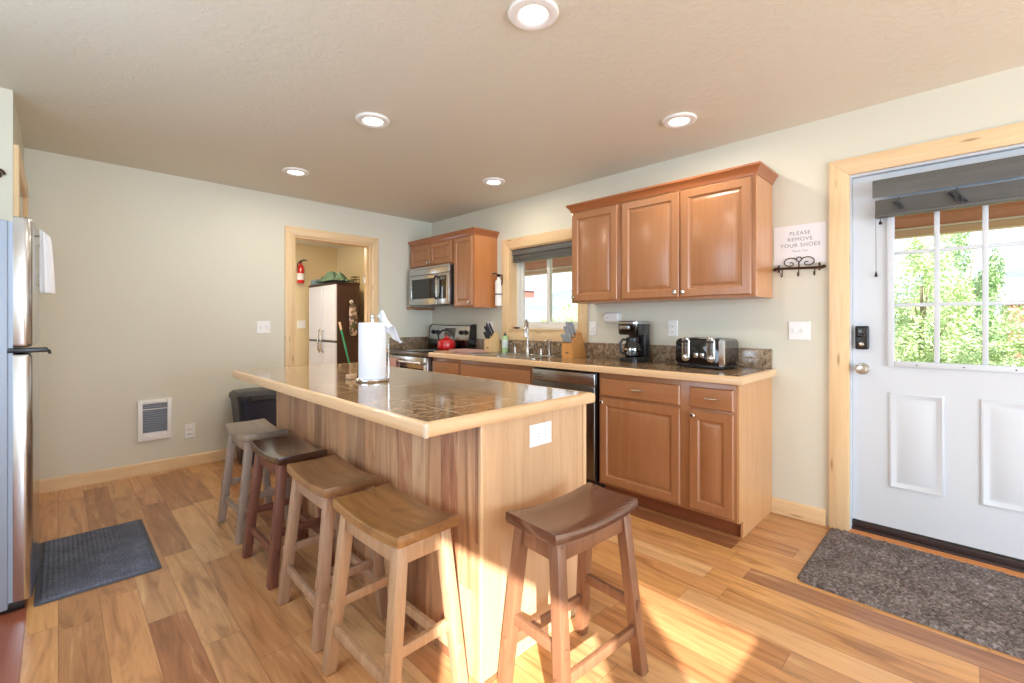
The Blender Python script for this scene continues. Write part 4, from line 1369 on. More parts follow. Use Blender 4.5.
# ------------------------------------------------------------------ counter things
# coffee maker
cm = thing('coffee_maker', 'black and chrome drip coffee maker on the counter', 'coffee maker', (3.10, 1.80, 0.9202))
CY0, CY1, CX0, CX1 = 1.715, 1.870, 2.985, 3.200
m = MB()
m.loft([rrect(CX0, CX1, CY0, CY1, 0.03, 0.9202), rrect(CX0, CX1, CY0, CY1, 0.03, 0.948), rrect(CX0 + 0.006, CX1 - 0.004, CY0 + 0.004, CY1 - 0.004, 0.03, 0.954)])
m.build('base', 'black', cm)
MB().lathe([(0.062, 0), (0.062, 0.004), (0.05, 0.005)], T(CX0 + 0.082, 1.792, 0.954), 28).build('warming_plate', 'gloss', cm)
m = MB().box(CX1 - 0.070, CX1, CY0 + 0.002, CY1 - 0.002, 0.950, 1.17, 0.012, 3)
m.build('water_tank', 'black', cm)
m = MB()
m.loft([rrect(CX0 + 0.006, CX1, CY0 - 0.002, CY1 + 0.002, 0.03, 1.125), rrect(CX0 - 0.004, CX1, CY0 - 0.004, CY1 + 0.004, 0.03, 1.14), rrect(CX0 - 0.006, CX1, CY0 - 0.006, CY1 + 0.006, 0.03, 1.205), rrect(CX0 - 0.006, CX1, CY0 - 0.006, CY1 + 0.006, 0.03, 1.212)])
hd = m.build('brew_head', 'gloss', cm)
m = MB()
m.loft([rrect(CX0 - 0.008, CX1 + 0.001, CY0 - 0.008, CY1 + 0.008, 0.03, 1.205), rrect(CX0 - 0.008, CX1 + 0.001, CY0 - 0.008, CY1 + 0.008, 0.03, 1.222), rrect(CX0 + 0.004, CX1 - 0.01, CY0 + 0.004, CY1 - 0.004, 0.03, 1.228)])
m.build('lid', 'steel', cm)
MB().box(CX0 - 0.0085, CX0 - 0.004, CY0 + 0.05, CY1 - 0.02, 1.165, 1.192, 0.001).build('control_strip', 'steel', hd)
cf = MB().lathe([(0.050, 0.960), (0.058, 0.968), (0.062, 1.01), (0.056, 1.05), (0.044, 1.075), (0.046, 1.088)], T(CX0 + 0.078, 1.792, 0), 28).build('carafe', 'carafe', cm)
MB().lathe([(0.047, 1.072), (0.049, 1.09), (0.046, 1.104), (0.010, 1.108)], T(CX0 + 0.078, 1.792, 0), 24).build('carafe_lid', 'black', cf)
MB().lathe([(0.0635, 1.012), (0.0635, 1.022)], T(CX0 + 0.078, 1.792, 0), 28, cap=False).build('carafe_band', 'chrome', cf)
MB().tube([(CX0 + 0.035, 1.805, 1.088), (CX0 - 0.005, 1.822, 1.090), (CX0 - 0.026, 1.830, 1.065), (CX0 - 0.022, 1.829, 0.998), (CX0 + 0.020, 1.815, 0.982)], [0.008, 0.009, 0.010, 0.009, 0.007], 10).build('carafe_handle', 'black', cf)
# toaster
to = thing('four_slice_toaster', 'black and chrome four slice toaster beside the counter end', 'toaster', (3.02, 1.235, 0.9202))
ty0, ty1, tx0, tx1 = 1.075, 1.390, 2.930, 3.185
m = MB()
prof = lambda x, i: [(x, p[0], p[1]) for p in rrect(ty0 + i, ty1 - i, 0.938, 1.112 - i, 0.034, 0, 6)]
m.loft([prof(tx0, 0.006), prof(tx0 + 0.006, 0.0), prof(tx1 - 0.006, 0.0), prof(tx1, 0.006)])
m.build('shell', 'gloss', to)
MB().box(tx0 + 0.004, tx1 - 0.004, ty0 + 0.006, ty1 - 0.006, 0.926, 0.944, 0.004).build('base', 'black', to)
m = MB()
for x in (tx0 + 0.02, tx1 - 0.035):
    for y in (ty0 + 0.02, ty1 - 0.035):
        m.lathe([(0.010, 0.9202), (0.010, 0.928)], T(x + 0.008, y + 0.008, 0), 12)
m.build('foot', 'blackrubber', to)
m = MB()
m.loft([[(tx0 + dx, p[0], p[1]) for p in rrect(ty0 + 0.001 - g, ty0 + 0.032, 0.940, 1.108, 0.012, 0)] for dx, g in ((-0.004, 0.0), (0.004, 0.003), (0.012, 0.003), (0.014, 0.0))])
m.build('corner_chrome', 'chrome', to)
for yc in (1.155, 1.318):
    m = MB()
    m.loft([[(tx0 + dx, p[0], p[1]) for p in rrect(yc - 0.026 + g, yc + 0.026 - g, 0.962 + g, 1.122 - g, 0.025, 0)] for dx, g in ((0.004, 0), (-0.008, 0), (-0.011, 0.003))])
    lp = m.build('lever_plate', 'nickel', to)
    m = MB()
    for dy in (-0.009, 0.009):
        m.box(tx0 - 0.0120, tx0 - 0.0105, yc + dy - 0.003, yc + dy + 0.003, 1.010, 1.085)
    m.build('lever_slot', 'black', lp)
    MB().box(tx0 - 0.030, tx0 - 0.010, yc - 0.018, yc + 0.018, 1.085, 1.100, 0.004).build('lever', 'black', lp)
    MB().lathe([(0.018, 0), (0.017, 0.008), (0.013, 0.011), (0.002, 0.012)], axis_mat((tx0 - 0.011, yc, 0.988), (-1, 0, 0)), 20).build('browning_dial', 'chrome', lp)
m = MB()
for yc in (1.2120, 1.252):
    m.box(tx0 - 0.003, tx0 + 0.002, yc - 0.013, yc + 0.013, 0.990, 1.018, 0.001)
m.build('button_panel', 'nickel', to)
m = MB()
for yc in (1.13, 1.185, 1.285, 1.34):
    m.box(tx0 + 0.035, tx1 - 0.030, yc - 0.012, yc + 0.012, 1.1110, 1.1128)
m.build('bread_slots', 'blackrubber', to)


# knife blocks
def knife_block(t, x0, y0, y1, dp, h1, h2, mat, handle_mat, rows):
    """block whose slotted face leans back from the front (-x); knives rise out of it towards the front"""
    zb = 0.9207
    m = MB()
    poly = [(x0, zb), (x0, zb + h1), (x0 + dp * 0.50, zb + h2), (x0 + dp * 0.66, zb + h2 * 0.96), (x0 + dp, zb)]
    m.prism(poly, y0, y1, lambda x, z, t_: (x, t_, z))
    b = m.build('block', mat, t, smooth=0)
    p0, p1 = Vector((x0, 0, zb + h1)), Vector((x0 + dp * 0.50, 0, zb + h2))
    e = p1 - p0
    nn = Vector((-e.z, 0, e.x)).normalized()
    for f, n, ln, r in rows:
        for i in range(n):
            p = p0.lerp(p1, f)
            p.y = y0 + 0.010 + (y1 - y0 - 0.020) * (i + 0.5) / n
            d = (nn + Vector((0, random.uniform(-.08, .08), 0.45))).normalized()
            ko = MB().bar(p - d * 0.004, p + d * 0.014, 0.004, 0.016, 0.001, up=(0, 0, 1)).build('knife', 'steel', t, label='kitchen knife in its slot')
            MB().tube([p + d * 0.010, p + d * (ln * 0.4), p + d * (ln * 0.8), p + d * ln], [r * 0.85, r, r * 1.05, r * 0.8], 8).build('handle', handle_mat, ko)
    MB().box(x0 - 0.0012, x0 + 0.001, (y0 + y1) / 2 - 0.016, (y0 + y1) / 2 + 0.016, zb + 0.036, zb + 0.046).build('badge', 'slot', b)


kb = thing('knife_block', 'oak knife block with steel handled knives right of the sink', 'knife block', (3.13, 2.38, 0.9207))
knife_block(kb, 3.022, 2.326, 2.436, 0.20, 0.115, 0.215, 'knifeblock', 'steelhandle', [(0.12, 6, 0.085, 0.0075), (0.50, 3, 0.115, 0.010), (0.84, 3, 0.12, 0.011)])
kb2 = thing('knife_block', 'pale knife block with dark handled knives left of the sink', 'knife block', (3.14, 3.41, 0.9205))
knife_block(kb2, 3.065, 3.385, 3.475, 0.16, 0.120, 0.195, 'paleblock', 'brownknob', [(0.15, 4, 0.08, 0.008), (0.52, 3, 0.115, 0.011), (0.85, 2, 0.12, 0.011)])
# soap bottle
sb = thing('dish_soap_bottle', 'clear bottle of green dish soap behind the sink left end', 'soap bottle', (3.20, 3.40, 0.9205))
bx_, by_ = 3.188, 3.300
MB().lathe([(0.030, 0.9208), (0.034, 0.926), (0.034, 1.055), (0.026, 1.078), (0.014, 1.085)], T(bx_, by_, 0), 20).build('bottle', 'greensoap', sb)
MB().lathe([(0.0346, 0.965), (0.0346, 1.045)], T(bx_, by_, 0), 20, cap=False).build('label_band', plain('soap_label', (206, 218, 214), 0.5), sb)
MB().lathe([(0.015, 1.084), (0.015, 1.100), (0.006, 1.104), (0.005, 1.118), (0.002, 1.12)], T(bx_, by_, 0), 14).build('cap', 'black', sb)
# sponge bottle beside oak block
tag(MB().lathe([(0.020, 0.9207), (0.022, 0.925), (0.022, 1.010), (0.014, 1.022), (0.012, 1.035), (0.002, 1.037)], T(3.20, 2.505, 0), 18).build('small_bottle', plain('grey_bottle', (120, 112, 108), 0.3)), 'small grey bottle between soap pump and oak knife block', 'bottle')
# folded dish towels
dt = thing('folded_dish_towel', 'folded pink towel lying on the counter beside the stove', 'towel', (2.95, 3.55, 0.9205))
m = MB()
for k, (g, z) in enumerate(((0.0, 0.9207), (0.006, 0.929), (0.010, 0.937))):
    m.loft([rrect(2.80 + g, 3.03 - g, 3.40 + g, 3.74 - g, 0.012, z), rrect(2.797 + g, 3.033 - g, 3.397 + g, 3.743 - g, 0.014, z + 0.004), rrect(2.80 + g, 3.03 - g, 3.40 + g, 3.74 - g, 0.012, z + 0.0078)])
m.build('cloth', 'pinkcloth', dt)
tag(MB().loft([rrect(2.66, 2.80, 3.62, 3.79, 0.010, 0.9205), rrect(2.66, 2.80, 3.62, 3.79, 0.010, 0.931)]).build('cutting_board', 'mapleY'), 'small pale wooden cutting board at the counter end by the stove', 'cutting board')
# black dish on the sill
tag(MB().lathe([(0.018, WIN[2] + 0.0145), (0.030, WIN[2] + 0.020), (0.032, WIN[2] + 0.030), (0.028, WIN[2] + 0.028), (0.004, WIN[2] + 0.022)], T(W + 0.03, 3.235, 0), 18).build('sill_dish', 'black'), 'small dark dish on the sink window sill', 'dish')

# ------------------------------------------------------------------ floor mats
mt = thing('door_mat', 'shaggy charcoal mat in front of the white entry door', 'mat', (2.85, 0.0, 0))
m = MB()
mx0, mx1, my0, my1 = 2.462, 3.222, -0.62, 0.582
nx, ny = 130, 200
vs = []
for i in range(nx + 1):
    row = []
    for j in range(ny + 1):
        x = mx0 + (mx1 - mx0) * i / nx
        y = my0 + (my1 - my0) * j / ny
        r = 0.05
        dx = max(mx0 + r - x, x - (mx1 - r), 0)
        dy = max(my0 + r - y, y - (my1 - r), 0)
        ed = min(i, nx - i, j, ny - j)
        if dx > 0 and dy > 0 and math.hypot(dx, dy) > r:
            s = r / math.hypot(dx, dy)
            x += (dx - dx * s) * (1 if x < (mx0 + mx1) / 2 else -1)
            y += (dy - dy * s) * (1 if y < (my0 + my1) / 2 else -1)
        z = 0.0015 if ed == 0 else (0.010 if ed == 1 else 0.014 + 0.006 * noise.noise(Vector((x * 60, y * 60, 1))) + 0.003 * random.random())
        row.append(m.b.verts.new((x, y, z)))
    vs.append(row)
for i in range(nx):
    for j in range(ny):
        m.face([vs[i][j], vs[i + 1][j], vs[i + 1][j + 1], vs[i][j + 1]])
rim = [vs[i][0] for i in range(nx + 1)] + [vs[nx][j] for j in range(1, ny + 1)] + [vs[i][ny] for i in range(nx - 1, -1, -1)] + [vs[0][j] for j in range(ny - 1, 0, -1)]
m.face(rim[::-1])
m.build('pile', 'doormat', mt, smooth=80)
km = thing('kitchen_mat', 'blue grey ribbed mat in front of the refrigerator', 'mat', (0.15, 3.21, 0))
kx0, kx1, ky0, ky1 = -0.075, 0.364, 2.815, 3.605
MB().loft([rrect(kx0, kx1, ky0, ky1, 0.012, 0.0012), rrect(kx0, kx1, ky0, ky1, 0.012, 0.004), rrect(kx0 + 0.004, kx1 - 0.004, ky0 + 0.004, ky1 - 0.004, 0.012, 0.006)]).build('rubber_hem', 'mathem', km)
m = MB()
nx, ny = 44, 80
vs = []
for i in range(nx + 1):
    row = []
    for j in range(ny + 1):
        x = kx0 + 0.016 + (kx1 - kx0 - 0.032) * i / nx
        y = ky0 + 0.016 + (ky1 - ky0 - 0.032) * j / ny
        ed = min(i, nx - i, j, ny - j)
        z = 0.0055 if ed == 0 else 0.009 + (0.0035 if i % 2 else -0.001) + (0.0016 if j % 2 else 0)
        row.append(m.b.verts.new((x, y, z)))
    vs.append(row)
for i in range(nx):
    for j in range(ny):
        m.face([vs[i][j], vs[i + 1][j], vs[i + 1][j + 1], vs[i][j + 1]])
m.build('ribbed_pile', 'kitchenmat', km, smooth=30)

tag(MB().box(XL + 0.001, -0.094, -0.6, 3.555, 0.0002, 0.003, 0.001).build('floor_shade', wood('reddish_shade', (132, 66, 44), (164, 92, 62), 'Y', 0.3, 0.8, 0.3), smooth=0), 'darker reddish slab standing in for shade and reflection past the refrigerator', 'shade strip', kind='structure')  # floor shade and reflection put in as a darker, redder slab

# ------------------------------------------------------------------ trash can
tc = thing('trash_can', 'dark plastic step trash can against the far wall behind the island', 'trash can', (1.25, 4.43, 0))
tcx, tcy = 1.262, 4.440
rr_ = lambda hw, hd_, z: rrect(tcx - hw, tcx + hw, tcy - hd_, tcy + hd_, 0.07, z, 6)
MB().loft([rr_(0.150, 0.125, 0.002), rr_(0.155, 0.130, 0.02), rr_(0.195, 0.170, 0.545), rr_(0.200, 0.174, 0.548), rr_(0.200, 0.174, 0.560)]).build('bucket', 'bin', tc)
MB().loft([rr_(0.205, 0.180, 0.561), rr_(0.208, 0.183, 0.572), rr_(0.206, 0.181, 0.600), rr_(0.185, 0.160, 0.622), rr_(0.10, 0.08, 0.630)]).build('lid', 'binlid', tc)
MB().loft([[(tcx + a, tcy - 0.176, z) for a, z in ((-0.12, 0.555), (0.12, 0.555), (0.12, 0.585), (-0.12, 0.585))], [(tcx + a, tcy - 0.192, z) for a, z in ((-0.115, 0.560), (0.115, 0.560), (0.115, 0.580), (-0.115, 0.580))]]).build('lid_lip', 'binlid', tc)
MB().box(tcx - 0.05, tcx + 0.05, tcy - 0.165, tcy - 0.11, 0.012, 0.028, 0.005).build('step_pedal', 'binlid', tc)

# ------------------------------------------------------------------ refrigerator
rf = thing('refrigerator', 'stainless top freezer refrigerator seen edge-on at the left', 'refrigerator', (-0.45, 3.16, 0))
FY0, FY1 = 2.800, 3.530
MB().box(-0.86, -0.148, FY0 + 0.006, FY1, 0.025, 1.640, 0.006).build('cabinet', 'fridgeside', rf)
MB().box(-0.150, -0.134, FY0 + 0.012, FY1 - 0.006, 0.05, 1.636).build('door_gasket', 'fridgeside', rf)


def fridge_door(nm, z0, z1):
    m = MB()
    n = 20
    secs = []
    # plan outline of a door with rounded, slightly bowed front
    pts = [(-0.134, FY0 + 0.004)]
    for i in range(7):
        a = PI * 1.5 + PI / 2 * i / 6
        pts.append((-0.104 + 0.028 * math.cos(a), FY0 + 0.028 + 0.028 * math.sin(a)))
    for i in range(1, n):
        t = i / n
        pts.append((-0.076 + 0.010 * math.sin(PI * t), FY0 + 0.028 + (FY1 - FY0 - 0.056) * t))
    for i in range(7):
        a = PI / 2 * i / 6
        pts.append((-0.104 + 0.028 * math.cos(a), FY1 - 0.028 + 0.028 * math.sin(a)))
    pts.append((-0.134, FY1 - 0.004))
    cx, cy = -0.105, (FY0 + FY1) / 2
    for g, z in ((0.012, z0), (0.003, z0 + 0.005), (0, z0 + 0.014), (0, z1 - 0.014), (0.003, z1 - 0.005), (0.012, z1)):
        secs.append([(x + (cx - x) * g / 0.035 if x > cx else x, y + math.copysign(min(abs(cy - y), g), cy - y), z) for x, y in pts])
    m.loft(secs)
    return m.build(nm, 'steelz', rf)


lowd = fridge_door('fresh_food_door', 0.045, 1.085)
upd = fridge_door('freezer_door', 1.112, 1.660)
m = MB()
m.box(-0.150, -0.032, FY0 + 0.002, FY0 + 0.050, 1.0885, 1.1085, 0.004)
m.tube([(-0.045, FY0 + 0.02, 1.100), (-0.028, FY0 + 0.02, 1.094), (-0.026, FY0 + 0.02, 1.080)], 0.006, 8)
m.build('centre_hinge', 'black', rf)
m = MB()
m.box(-0.83, -0.10, FY0 + 0.03, FY1 - 0.03, 0.004, 0.044, 0.004)
m.build('toe_grille', 'black', rf)
MB().tube([(-0.078, FY0 + 0.36, 1.60), (-0.052, FY0 + 0.36, 1.58), (-0.050, FY0 + 0.36, 1.40), (-0.078, FY0 + 0.36, 1.38)], 0.008, 10).build('handle', 'nickel', upd)
MB().tube([(-0.076, FY0 + 0.20, 1.605), (-0.058, FY0 + 0.20, 1.612), (-0.052, FY0 + 0.20, 1.622)], 0.004, 8).build('towel_hook', 'nickel', upd)
m = MB()
ty_ = FY0 + 0.175
secs = []
for z, xa, xb, th in ((1.350, -0.062, -0.010, 0.020), (1.352, -0.063, -0.0095, 0.022), (1.42, -0.062, -0.012, 0.020), (1.50, -0.061, -0.016, 0.018), (1.58, -0.060, -0.021, 0.015), (1.605, -0.060, -0.025, 0.012)):
    ring = []
    for k in range(28):
        a = 2 * PI * k / 28
        u = math.cos(a)
        fold = 0.0035 * math.cos(u * 9 + z * 4)
        x = (xa + xb) / 2 + (xb - xa) / 2 * u
        top = (0.035 * (1 - (u + 1) / 2)) if z > 1.6 else 0
        ring.append((x, ty_ + th * math.sin(a) * (1 if abs(u) < 0.9 else 0.8) + fold, z + top))
    secs.append(ring)
m.loft(secs)
tag(m.build('hand_towel', 'towel'), 'white towel hung on the front of the refrigerator freezer door', 'towel')
hk = MB()
pts = [(-0.215 - 0.012 + 0.03 * (1 - i / 30) * math.cos(i * 0.42), 3.545, 1.985 + 0.03 * (1 - i / 30) * math.sin(i * 0.42)) for i in range(28)]
hk.tube(pts, 0.006, 8)
hk.tube([(-0.245, 3.5585, 2.02), (-0.245, 3.545, 2.05), (-0.24, 3.545, 1.96)], 0.006, 8)
tag(hk.build('scroll_hook', 'bronze'), 'dark scroll hook on the wall above the refrigerator', 'hook')

# ------------------------------------------------------------------ pantry
sc_ = thing('storage_cabinet', 'silver and brown resin storage cabinet standing in the pantry', 'cabinet', (2.90, 6.68, 0))
sx0, sx1, sy0, sy1, sh = 2.722, 3.078, 6.20, 7.15, 1.785
MB().box(sx0 + 0.022, sx1, sy0, sy1, 0.002, sh - 0.03, 0.006).build('body', 'resinbrown', sc_)
MB().box(sx0 - 0.006, sx1 + 0.004, sy0 - 0.006, sy1 + 0.006, sh - 0.0295, sh, 0.006).build('top_cap', 'resinbrown', sc_)
m = MB()
m.panel((sx0 + 0.03, sy0 + 0.0005, 0.06), X, Z, -Y, sx1 - sx0 - 0.035, 0.84, [(0, 0), (0.0, 0.004), (0.045, 0.004), (0.055, 0.0015), (0.08, 0.005)])
m.panel((sx0 + 0.03, sy0 + 0.0005, 0.98), X, Z, -Y, sx1 - sx0 - 0.035, 0.70, [(0, 0), (0.0, 0.004), (0.045, 0.004), (0.055, 0.0015), (0.08, 0.005)])
m.build('side_panel', 'resinbrown', sc_)
ymid = (sy0 + sy1) / 2
for y0, y1 in ((sy0 + 0.003, ymid - 0.002), (ymid + 0.002, sy1 - 0.003)):
    m = MB()
    for z0, z1 in ((0.03, 0.932), (0.966, sh - 0.036)):
        m.panel((sx0 + 0.021, y0, z0), Y, Z, -X, y1 - y0, z1 - z0, [(0, 0), (0, 0.015), (0.006, 0.021), (0.05, 0.021), (0.056, 0.017), (0.07, 0.017)])
    dd = m.build('door', 'resinsilver', sc_)
    MB().box(sx0 + 0.006, sx0 + 0.021, y0, y1, 0.933, 0.965).build('centre_band', plain('dark_band', (72, 76, 88), 0.4), dd)
    yh = y1 - 0.05 if y1 < ymid else y0 + 0.05
    MB().tube([(sx0 + 0.0, yh, 0.78), (sx0 - 0.028, yh, 0.82), (sx0 - 0.032, yh, 0.95), (sx0 - 0.028, yh, 1.08), (sx0 + 0.0, yh, 1.12)], 0.013, 10).build('handle', 'nickel', dd)
# cloths on top
m = MB()
NN = 34
rows = []
for i in range(NN):
    row = []
    for j in range(NN):
        u, v = i / (NN - 1), j / (NN - 1)
        x = sx0 - 0.045 + 0.30 * u
        y = sy0 - 0.03 + 0.665 * v
        e = math.sin(PI * u) * math.sin(PI * v)
        h = 0.02 + 0.17 * e * (0.35 + 0.65 * abs(noise.noise(Vector((u * 4, v * 4, 2.2)))) * 2.4)
        h += 0.02 * noise.noise(Vector((u * 9, v * 9, 5)))
        row.append(Vector((x, y + 0.02 * noise.noise(Vector((u * 3, v * 3, 9))) * math.sin(PI * v), sh + 0.004 + max(0.004, h))))
    rows.append(row)
m.loft([r + [p + Vector((0, 0, -0.004)) for p in r[::-1]] for r in rows])
tag(m.build('green_cloth', 'greencloth'), 'crumpled sage green cloth heaped on the storage cabinet', 'cloth')
m = MB()
for k in range(3):
    g = 0.004 * k
    m.loft([rrect(sx0 + 0.01 + g, sx1 - 0.02 - g, 6.86 + g, 7.13 - g, 0.02, sh + 0.001 + 0.026 * k), rrect(sx0 + 0.005 + g, sx1 - 0.015 - g, 6.855 + g, 7.135 - g, 0.02, sh + 0.014 + 0.026 * k), rrect(sx0 + 0.01 + g, sx1 - 0.02 - g, 6.86 + g, 7.13 - g, 0.02, sh + 0.026 + 0.026 * k)])
tag(m.build('folded_cloth', 'bluecloth'), 'folded blue grey cloth at the back of the storage cabinet top', 'cloth')
m = MB()
for z in (sh + 0.004, sh + 0.05, sh + 0.09):
    m.tube([(3.00, 6.21, z), (3.075, 6.21, z), (3.075, 6.32, z), (3.00, 6.32, z), (3.00, 6.21, z)], 0.004, 6)
for x, y in ((3.00, 6.21), (3.075, 6.21), (3.075, 6.32), (3.00, 6.32), (3.0375, 6.21), (3.0375, 6.32)):
    m.tube([(x, y, sh + 0.003), (x, y, sh + 0.092)], 0.003, 6)
tag(m.build('wire_basket', 'bronze'), 'small dark wire basket at the right of the storage cabinet top', 'basket')
# hanging oven mitt bag
bgx = 2.955
hb = thing('hanging_bag_holder', 'floral fabric bag holder hung on the brown cabinet side', 'bag holder', (bgx, sy0 - 0.03, 1.10))
m = MB()
secs = []
for z, w, d in ((1.03, 0.030, 0.016), (1.06, 0.055, 0.030), (1.20, 0.060, 0.034), (1.36, 0.058, 0.032), (1.44, 0.050, 0.028), (1.48, 0.028, 0.016)):
    secs.append([(bgx + w * math.cos(2 * PI * k / 18) + 0.02 * (1.48 - z), sy0 - 0.042 + d * math.sin(2 * PI * k / 18), z) for k in range(18)])
m.loft(secs)
m.build('fabric_tube', 'floral', hb)
MB().lathe([(0.028, 0), (0.030, 0.008), (0.018, 0.014), (0.002, 0.015)], axis_mat((bgx - 0.01, sy0 - 0.006, 1.51), (0, -1, 0)), 18).build('hook_disc', 'white', hb)
MB().tube([(bgx - 0.01, sy0 - 0.020, 1.51), (bgx - 0.005, sy0 - 0.034, 1.49), (bgx, sy0 - 0.040, 1.475)], 0.005, 8).build('loop', 'black', hb)
bk = thing('broom', 'green broom handle leaning on the brown cabinet side', 'broom', (2.83, 5.98, 0))
p0, p1 = Vector((2.93, 5.93, 0.10)), Vector((2.765, 6.172, 1.225))
d_ = (p1 - p0).normalized()
MB().tube([p0, p0 + d_ * 1.05], 0.014, 12).build('handle', 'greenstick', bk)
MB().tube([p0 + d_ * 1.05, p1 - d_ * 0.01, p1], [0.0145, 0.0145, 0.008], 12).build('handle_grip', 'tan', bk, label='pale handle tip')
m = MB()
m.loft([[(2.93 + a * s_, 5.93 + b * s_, z) for a, b in ((-0.13, -0.03), (0.06, -0.03), (0.06, 0.03), (-0.13, 0.03))] for s_, z in ((1.15, 0.003), (1.05, 0.06), (0.55, 0.12))])
m.build('bristles', 'bluecloth', bk)

# ------------------------------------------------------------------ ceiling lamps
LAMPS = [(1.328, 1.215, 'round recessed ceiling light nearest the viewer above the island front'),
         (1.345, 2.540, 'round recessed ceiling light above the middle of the island'),
         (2.655, 1.236, 'round recessed ceiling light in front of the double door wall cabinet'),
         (1.361, 3.845, 'round recessed ceiling light nearest the far wall'),
         (2.670, 2.905, 'round recessed ceiling light in front of the sink window')]
for i, (lx, ly, lab) in enumerate(LAMPS):
    t = thing('recessed_light', lab, 'ceiling light', (lx, ly, H), group='recessed lights in the kitchen ceiling')
    MB().lathe([(0.098, -0.0005), (0.100, -0.006), (0.095, -0.013), (0.072, -0.018), (0.058, -0.012), (0.056, -0.004)], T(lx, ly, H), 40, cap=False).build('trim_ring', 'white', t)
    MB().lathe([(0.0565, -0.004), (0.056, -0.008), (0.04, -0.0105), (0.002, -0.012)], T(lx, ly, H), 32, cap=False).build('lens', 'ledlens', t)
    a = bpy.data.lights.new('lamp', 'AREA')
    a.shape = 'DISK'
    a.size = 0.11
    a.energy = LAMP_W
    a.color = LAMP_C
    o = bpy.data.objects.new('lamp', a)
    COL.objects.link(o)
    o.parent = t
    o.location = (0, 0, -0.022)
# pantry ceiling lamp, out of sight above the door head
a = bpy.data.lights.new('pantry_lamp', 'AREA')
a.shape = 'DISK'
a.size = 0.3
a.energy = 30
a.color = (1.0, 0.84, 0.58)
o = bpy.data.objects.new('pantry_lamp', a)
COL.objects.link(o)
o.location = (2.0, 5.9, H - 0.02)

# ------------------------------------------------------------------ outdoors
tag(MB().box(W + WT, 90, -60, 80, -0.62, -0.42).build('ground', 'grass', smooth=0), 'pale dry meadow outside the windows', 'ground', kind='structure')
tag(MB().box(-3.3, XL - WT - 0.001, -1.35, 4.7, 2.36, 2.46).build('sun_shield_slab', 'cedar', smooth=0), 'unseen roof slab added to keep sun out of the left side opening', 'roof', kind='structure')  # unseen slab, added to block sun from the fill opening
pc = thing('porch_roof', 'cedar porch roof with pale beam outside the entry door', 'porch', (4.5, 2.0, 2.0), kind='structure')
MB().hexa([(W + WT, -6, 2.50), (5.75, -6, 2.17), (5.75, 9, 2.17), (W + WT, 9, 2.50)], [(W + WT, -6, 2.62), (5.75, -6, 2.29), (5.75, 9, 2.29), (W + WT, 9, 2.62)]).build('soffit', 'cedar', pc, smooth=0)
MB().box(5.40, 5.50, -6, 9, 1.985, 2.045, 0.004).build('beam', 'porchbeam', pc)
MB().box(5.42, 5.48, -6, 9, 2.05, 2.19, 0.002).build('fascia', 'cedar', pc)
MB().box(5.385, 5.40, -6, 9, 2.046, 2.060).build('drip_edge', 'white', pc)
for yy in (-5.9, 8.6):
    MB().box(5.39, 5.51, yy - 0.06, yy + 0.06, -0.42, 1.985, 0.004).build('post', 'cedar', pc)


def leaf_cloud(parent, name, c, rad, n, size, mat, seed, lumps=40):
    rnd = random.Random(seed)
    m = MB()
    cen = []
    for k in range(lumps):
        while True:
            p = Vector((rnd.uniform(-1, 1), rnd.uniform(-1, 1), rnd.uniform(-1, 1)))
            if p.length < 1:
                break
        cen.append((p, rnd.uniform(0.18, 0.34)))
    for k in range(n):
        p, r = cen[rnd.randrange(lumps)]
        d = Vector((rnd.gauss(0, 1), rnd.gauss(0, 1), rnd.gauss(0, 1))).normalized() * r * rnd.uniform(0.5, 1.0)
        q = p + d
        q = Vector((c[0] + q.x * rad[0], c[1] + q.y * rad[1], c[2] + q.z * rad[2]))
        a = Vector((rnd.gauss(0, 1), rnd.gauss(0, 1), rnd.gauss(0, 1))).normalized()
        b = a.orthogonal().normalized()
        s = size * rnd.uniform(0.6, 1.3)
        vv = [m.b.verts.new(q - a * s), m.b.verts.new(q + b * s * 0.4), m.b.verts.new(q + a * s), m.b.verts.new(q - b * s * 0.4)]
        m.face(vv)
    return m.build(name, mat, parent, smooth=0)


def tree(label, c, rad, n, size, mat, seed, trunk=True):
    t = thing('leafy_tree', label, 'tree', (c[0], c[1], -0.42))
    leaf_cloud(t, 'foliage', c, rad, n, size, mat, seed)
    m = MB()
    rnd = random.Random(seed + 1)
    m.tube([(c[0], c[1], -0.42), (c[0] + 0.05, c[1], c[2] * 0.5), (c[0], c[1], c[2] + rad[2] * 0.4)], [0.06, 0.045, 0.02], 8)
    for k in range(6):
        e = Vector((c[0] + rnd.uniform(-1, 1) * rad[0] * 0.7, c[1] + rnd.uniform(-1, 1) * rad[1] * 0.7, c[2] + rnd.uniform(-0.3, 0.7) * rad[2]))
        b = Vector((c[0], c[1], c[2] * rnd.uniform(0.2, 0.9)))
        m.tube([b, b.lerp(e, 0.5) + Vector((0, 0, 0.05)), e], [0.022, 0.015, 0.007], 6)
    m.build('trunk', 'bark', t)
    return t


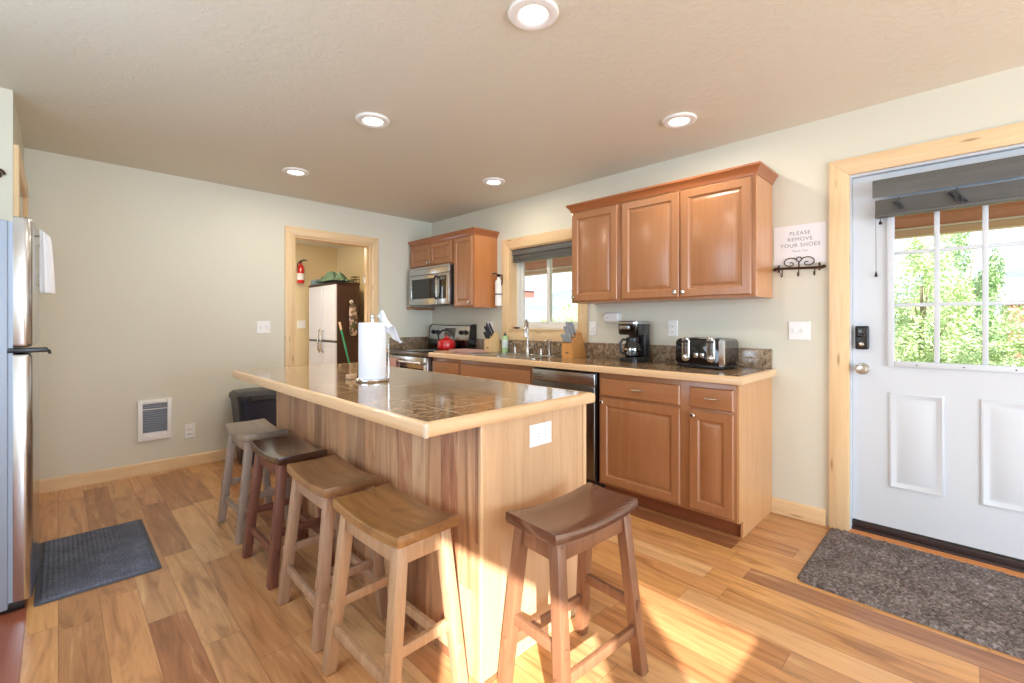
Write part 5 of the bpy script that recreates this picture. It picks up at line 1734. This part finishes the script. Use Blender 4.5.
tree('bushy pale green tree seen through the left column of door panes', (10.0, 0.55, 1.1), (0.9, 0.62, 1.8), 24000, 0.030, 'leaf', 1)
tree('taller green tree behind the middle column of door panes', (12.0, 0.15, 1.25), (1.0, 0.62, 2.0), 22000, 0.032, 'leafdark', 2)
tree('low pale shrub at the bottom of the door panes', (8.8, -0.72, 0.55), (0.9, 0.95, 0.80), 22000, 0.026, 'leaf', 3)
tree('leafy bush seen through the right sash of the sink window', (13.2, 10.1, 0.95), (0.9, 0.9, 0.95), 9000, 0.045, 'leaf', 4)
tree('small green tree far off in the left sash of the sink window', (22.5, 19.4, 0.75), (0.7, 0.8, 0.9), 4000, 0.07, 'leafdark', 5)


def house(label, x, y, zb, wx, wy, h, rh, wallm, roofm):
    t = thing('house', label, 'house', (x, y, zb))
    MB().box(x - wx / 2, x + wx / 2, y - wy / 2, y + wy / 2, zb, h).build('walls', wallm, t, smooth=0)
    m = MB()
    o_ = 0.4
    m.prism([(x - wx / 2 - o_, h - 0.1), (x + wx / 2 + o_, h - 0.1), (x + wx / 2 + o_, h + 0.1), (x, h + rh), (x - wx / 2 - o_, h + 0.1)], y - wy / 2 - o_, y + wy / 2 + o_, lambda a, z, t_: (a, t_, z))
    m.build('roof', roofm, t, smooth=0)
    m = MB()
    for k in (-0.25, 0.2):
        m.box(x - wx / 2 - 0.02, x - wx / 2 + 0.05, y + k * wy - 0.5, y + k * wy + 0.5, zb + (h - zb) * 0.35, zb + (h - zb) * 0.75)
    m.build('window', 'darkglass', t, smooth=0)


house('red sided house with grey roof seen through the right door panes', 35, -4.3, -0.42, 6, 6.0, 2.35, 1.2, 'barn', 'roofgrey')
house('distant red house seen through the left sash of the sink window', 61.2, 58.2, 5.6, 2.6, 2.6, 7.1, 0.9, 'barn', 'roofgrey')
# hills
m = MB()
rows = []
for k, (r0, hh) in enumerate(((44, 0), (84, 0.72), (112, 1.0), (140, 0.9))):
    row = []
    for i in range(70):
        a = R(-40) + R(120) * i / 69
        z = -0.45 + hh * (10.5 + 4.0 * noise.noise(Vector((i * 0.16, 0.3, 4))) + 1.0 * noise.noise(Vector((i * 0.6, k, 8))))
        row.append((r0 * math.cos(a), r0 * math.sin(a), z))
    rows.append(row)
m.loft(rows, closed=False)
tag(m.build('hills', 'hill', smooth=60), 'hazy grey scrub hills on the horizon', 'hills', kind='structure')
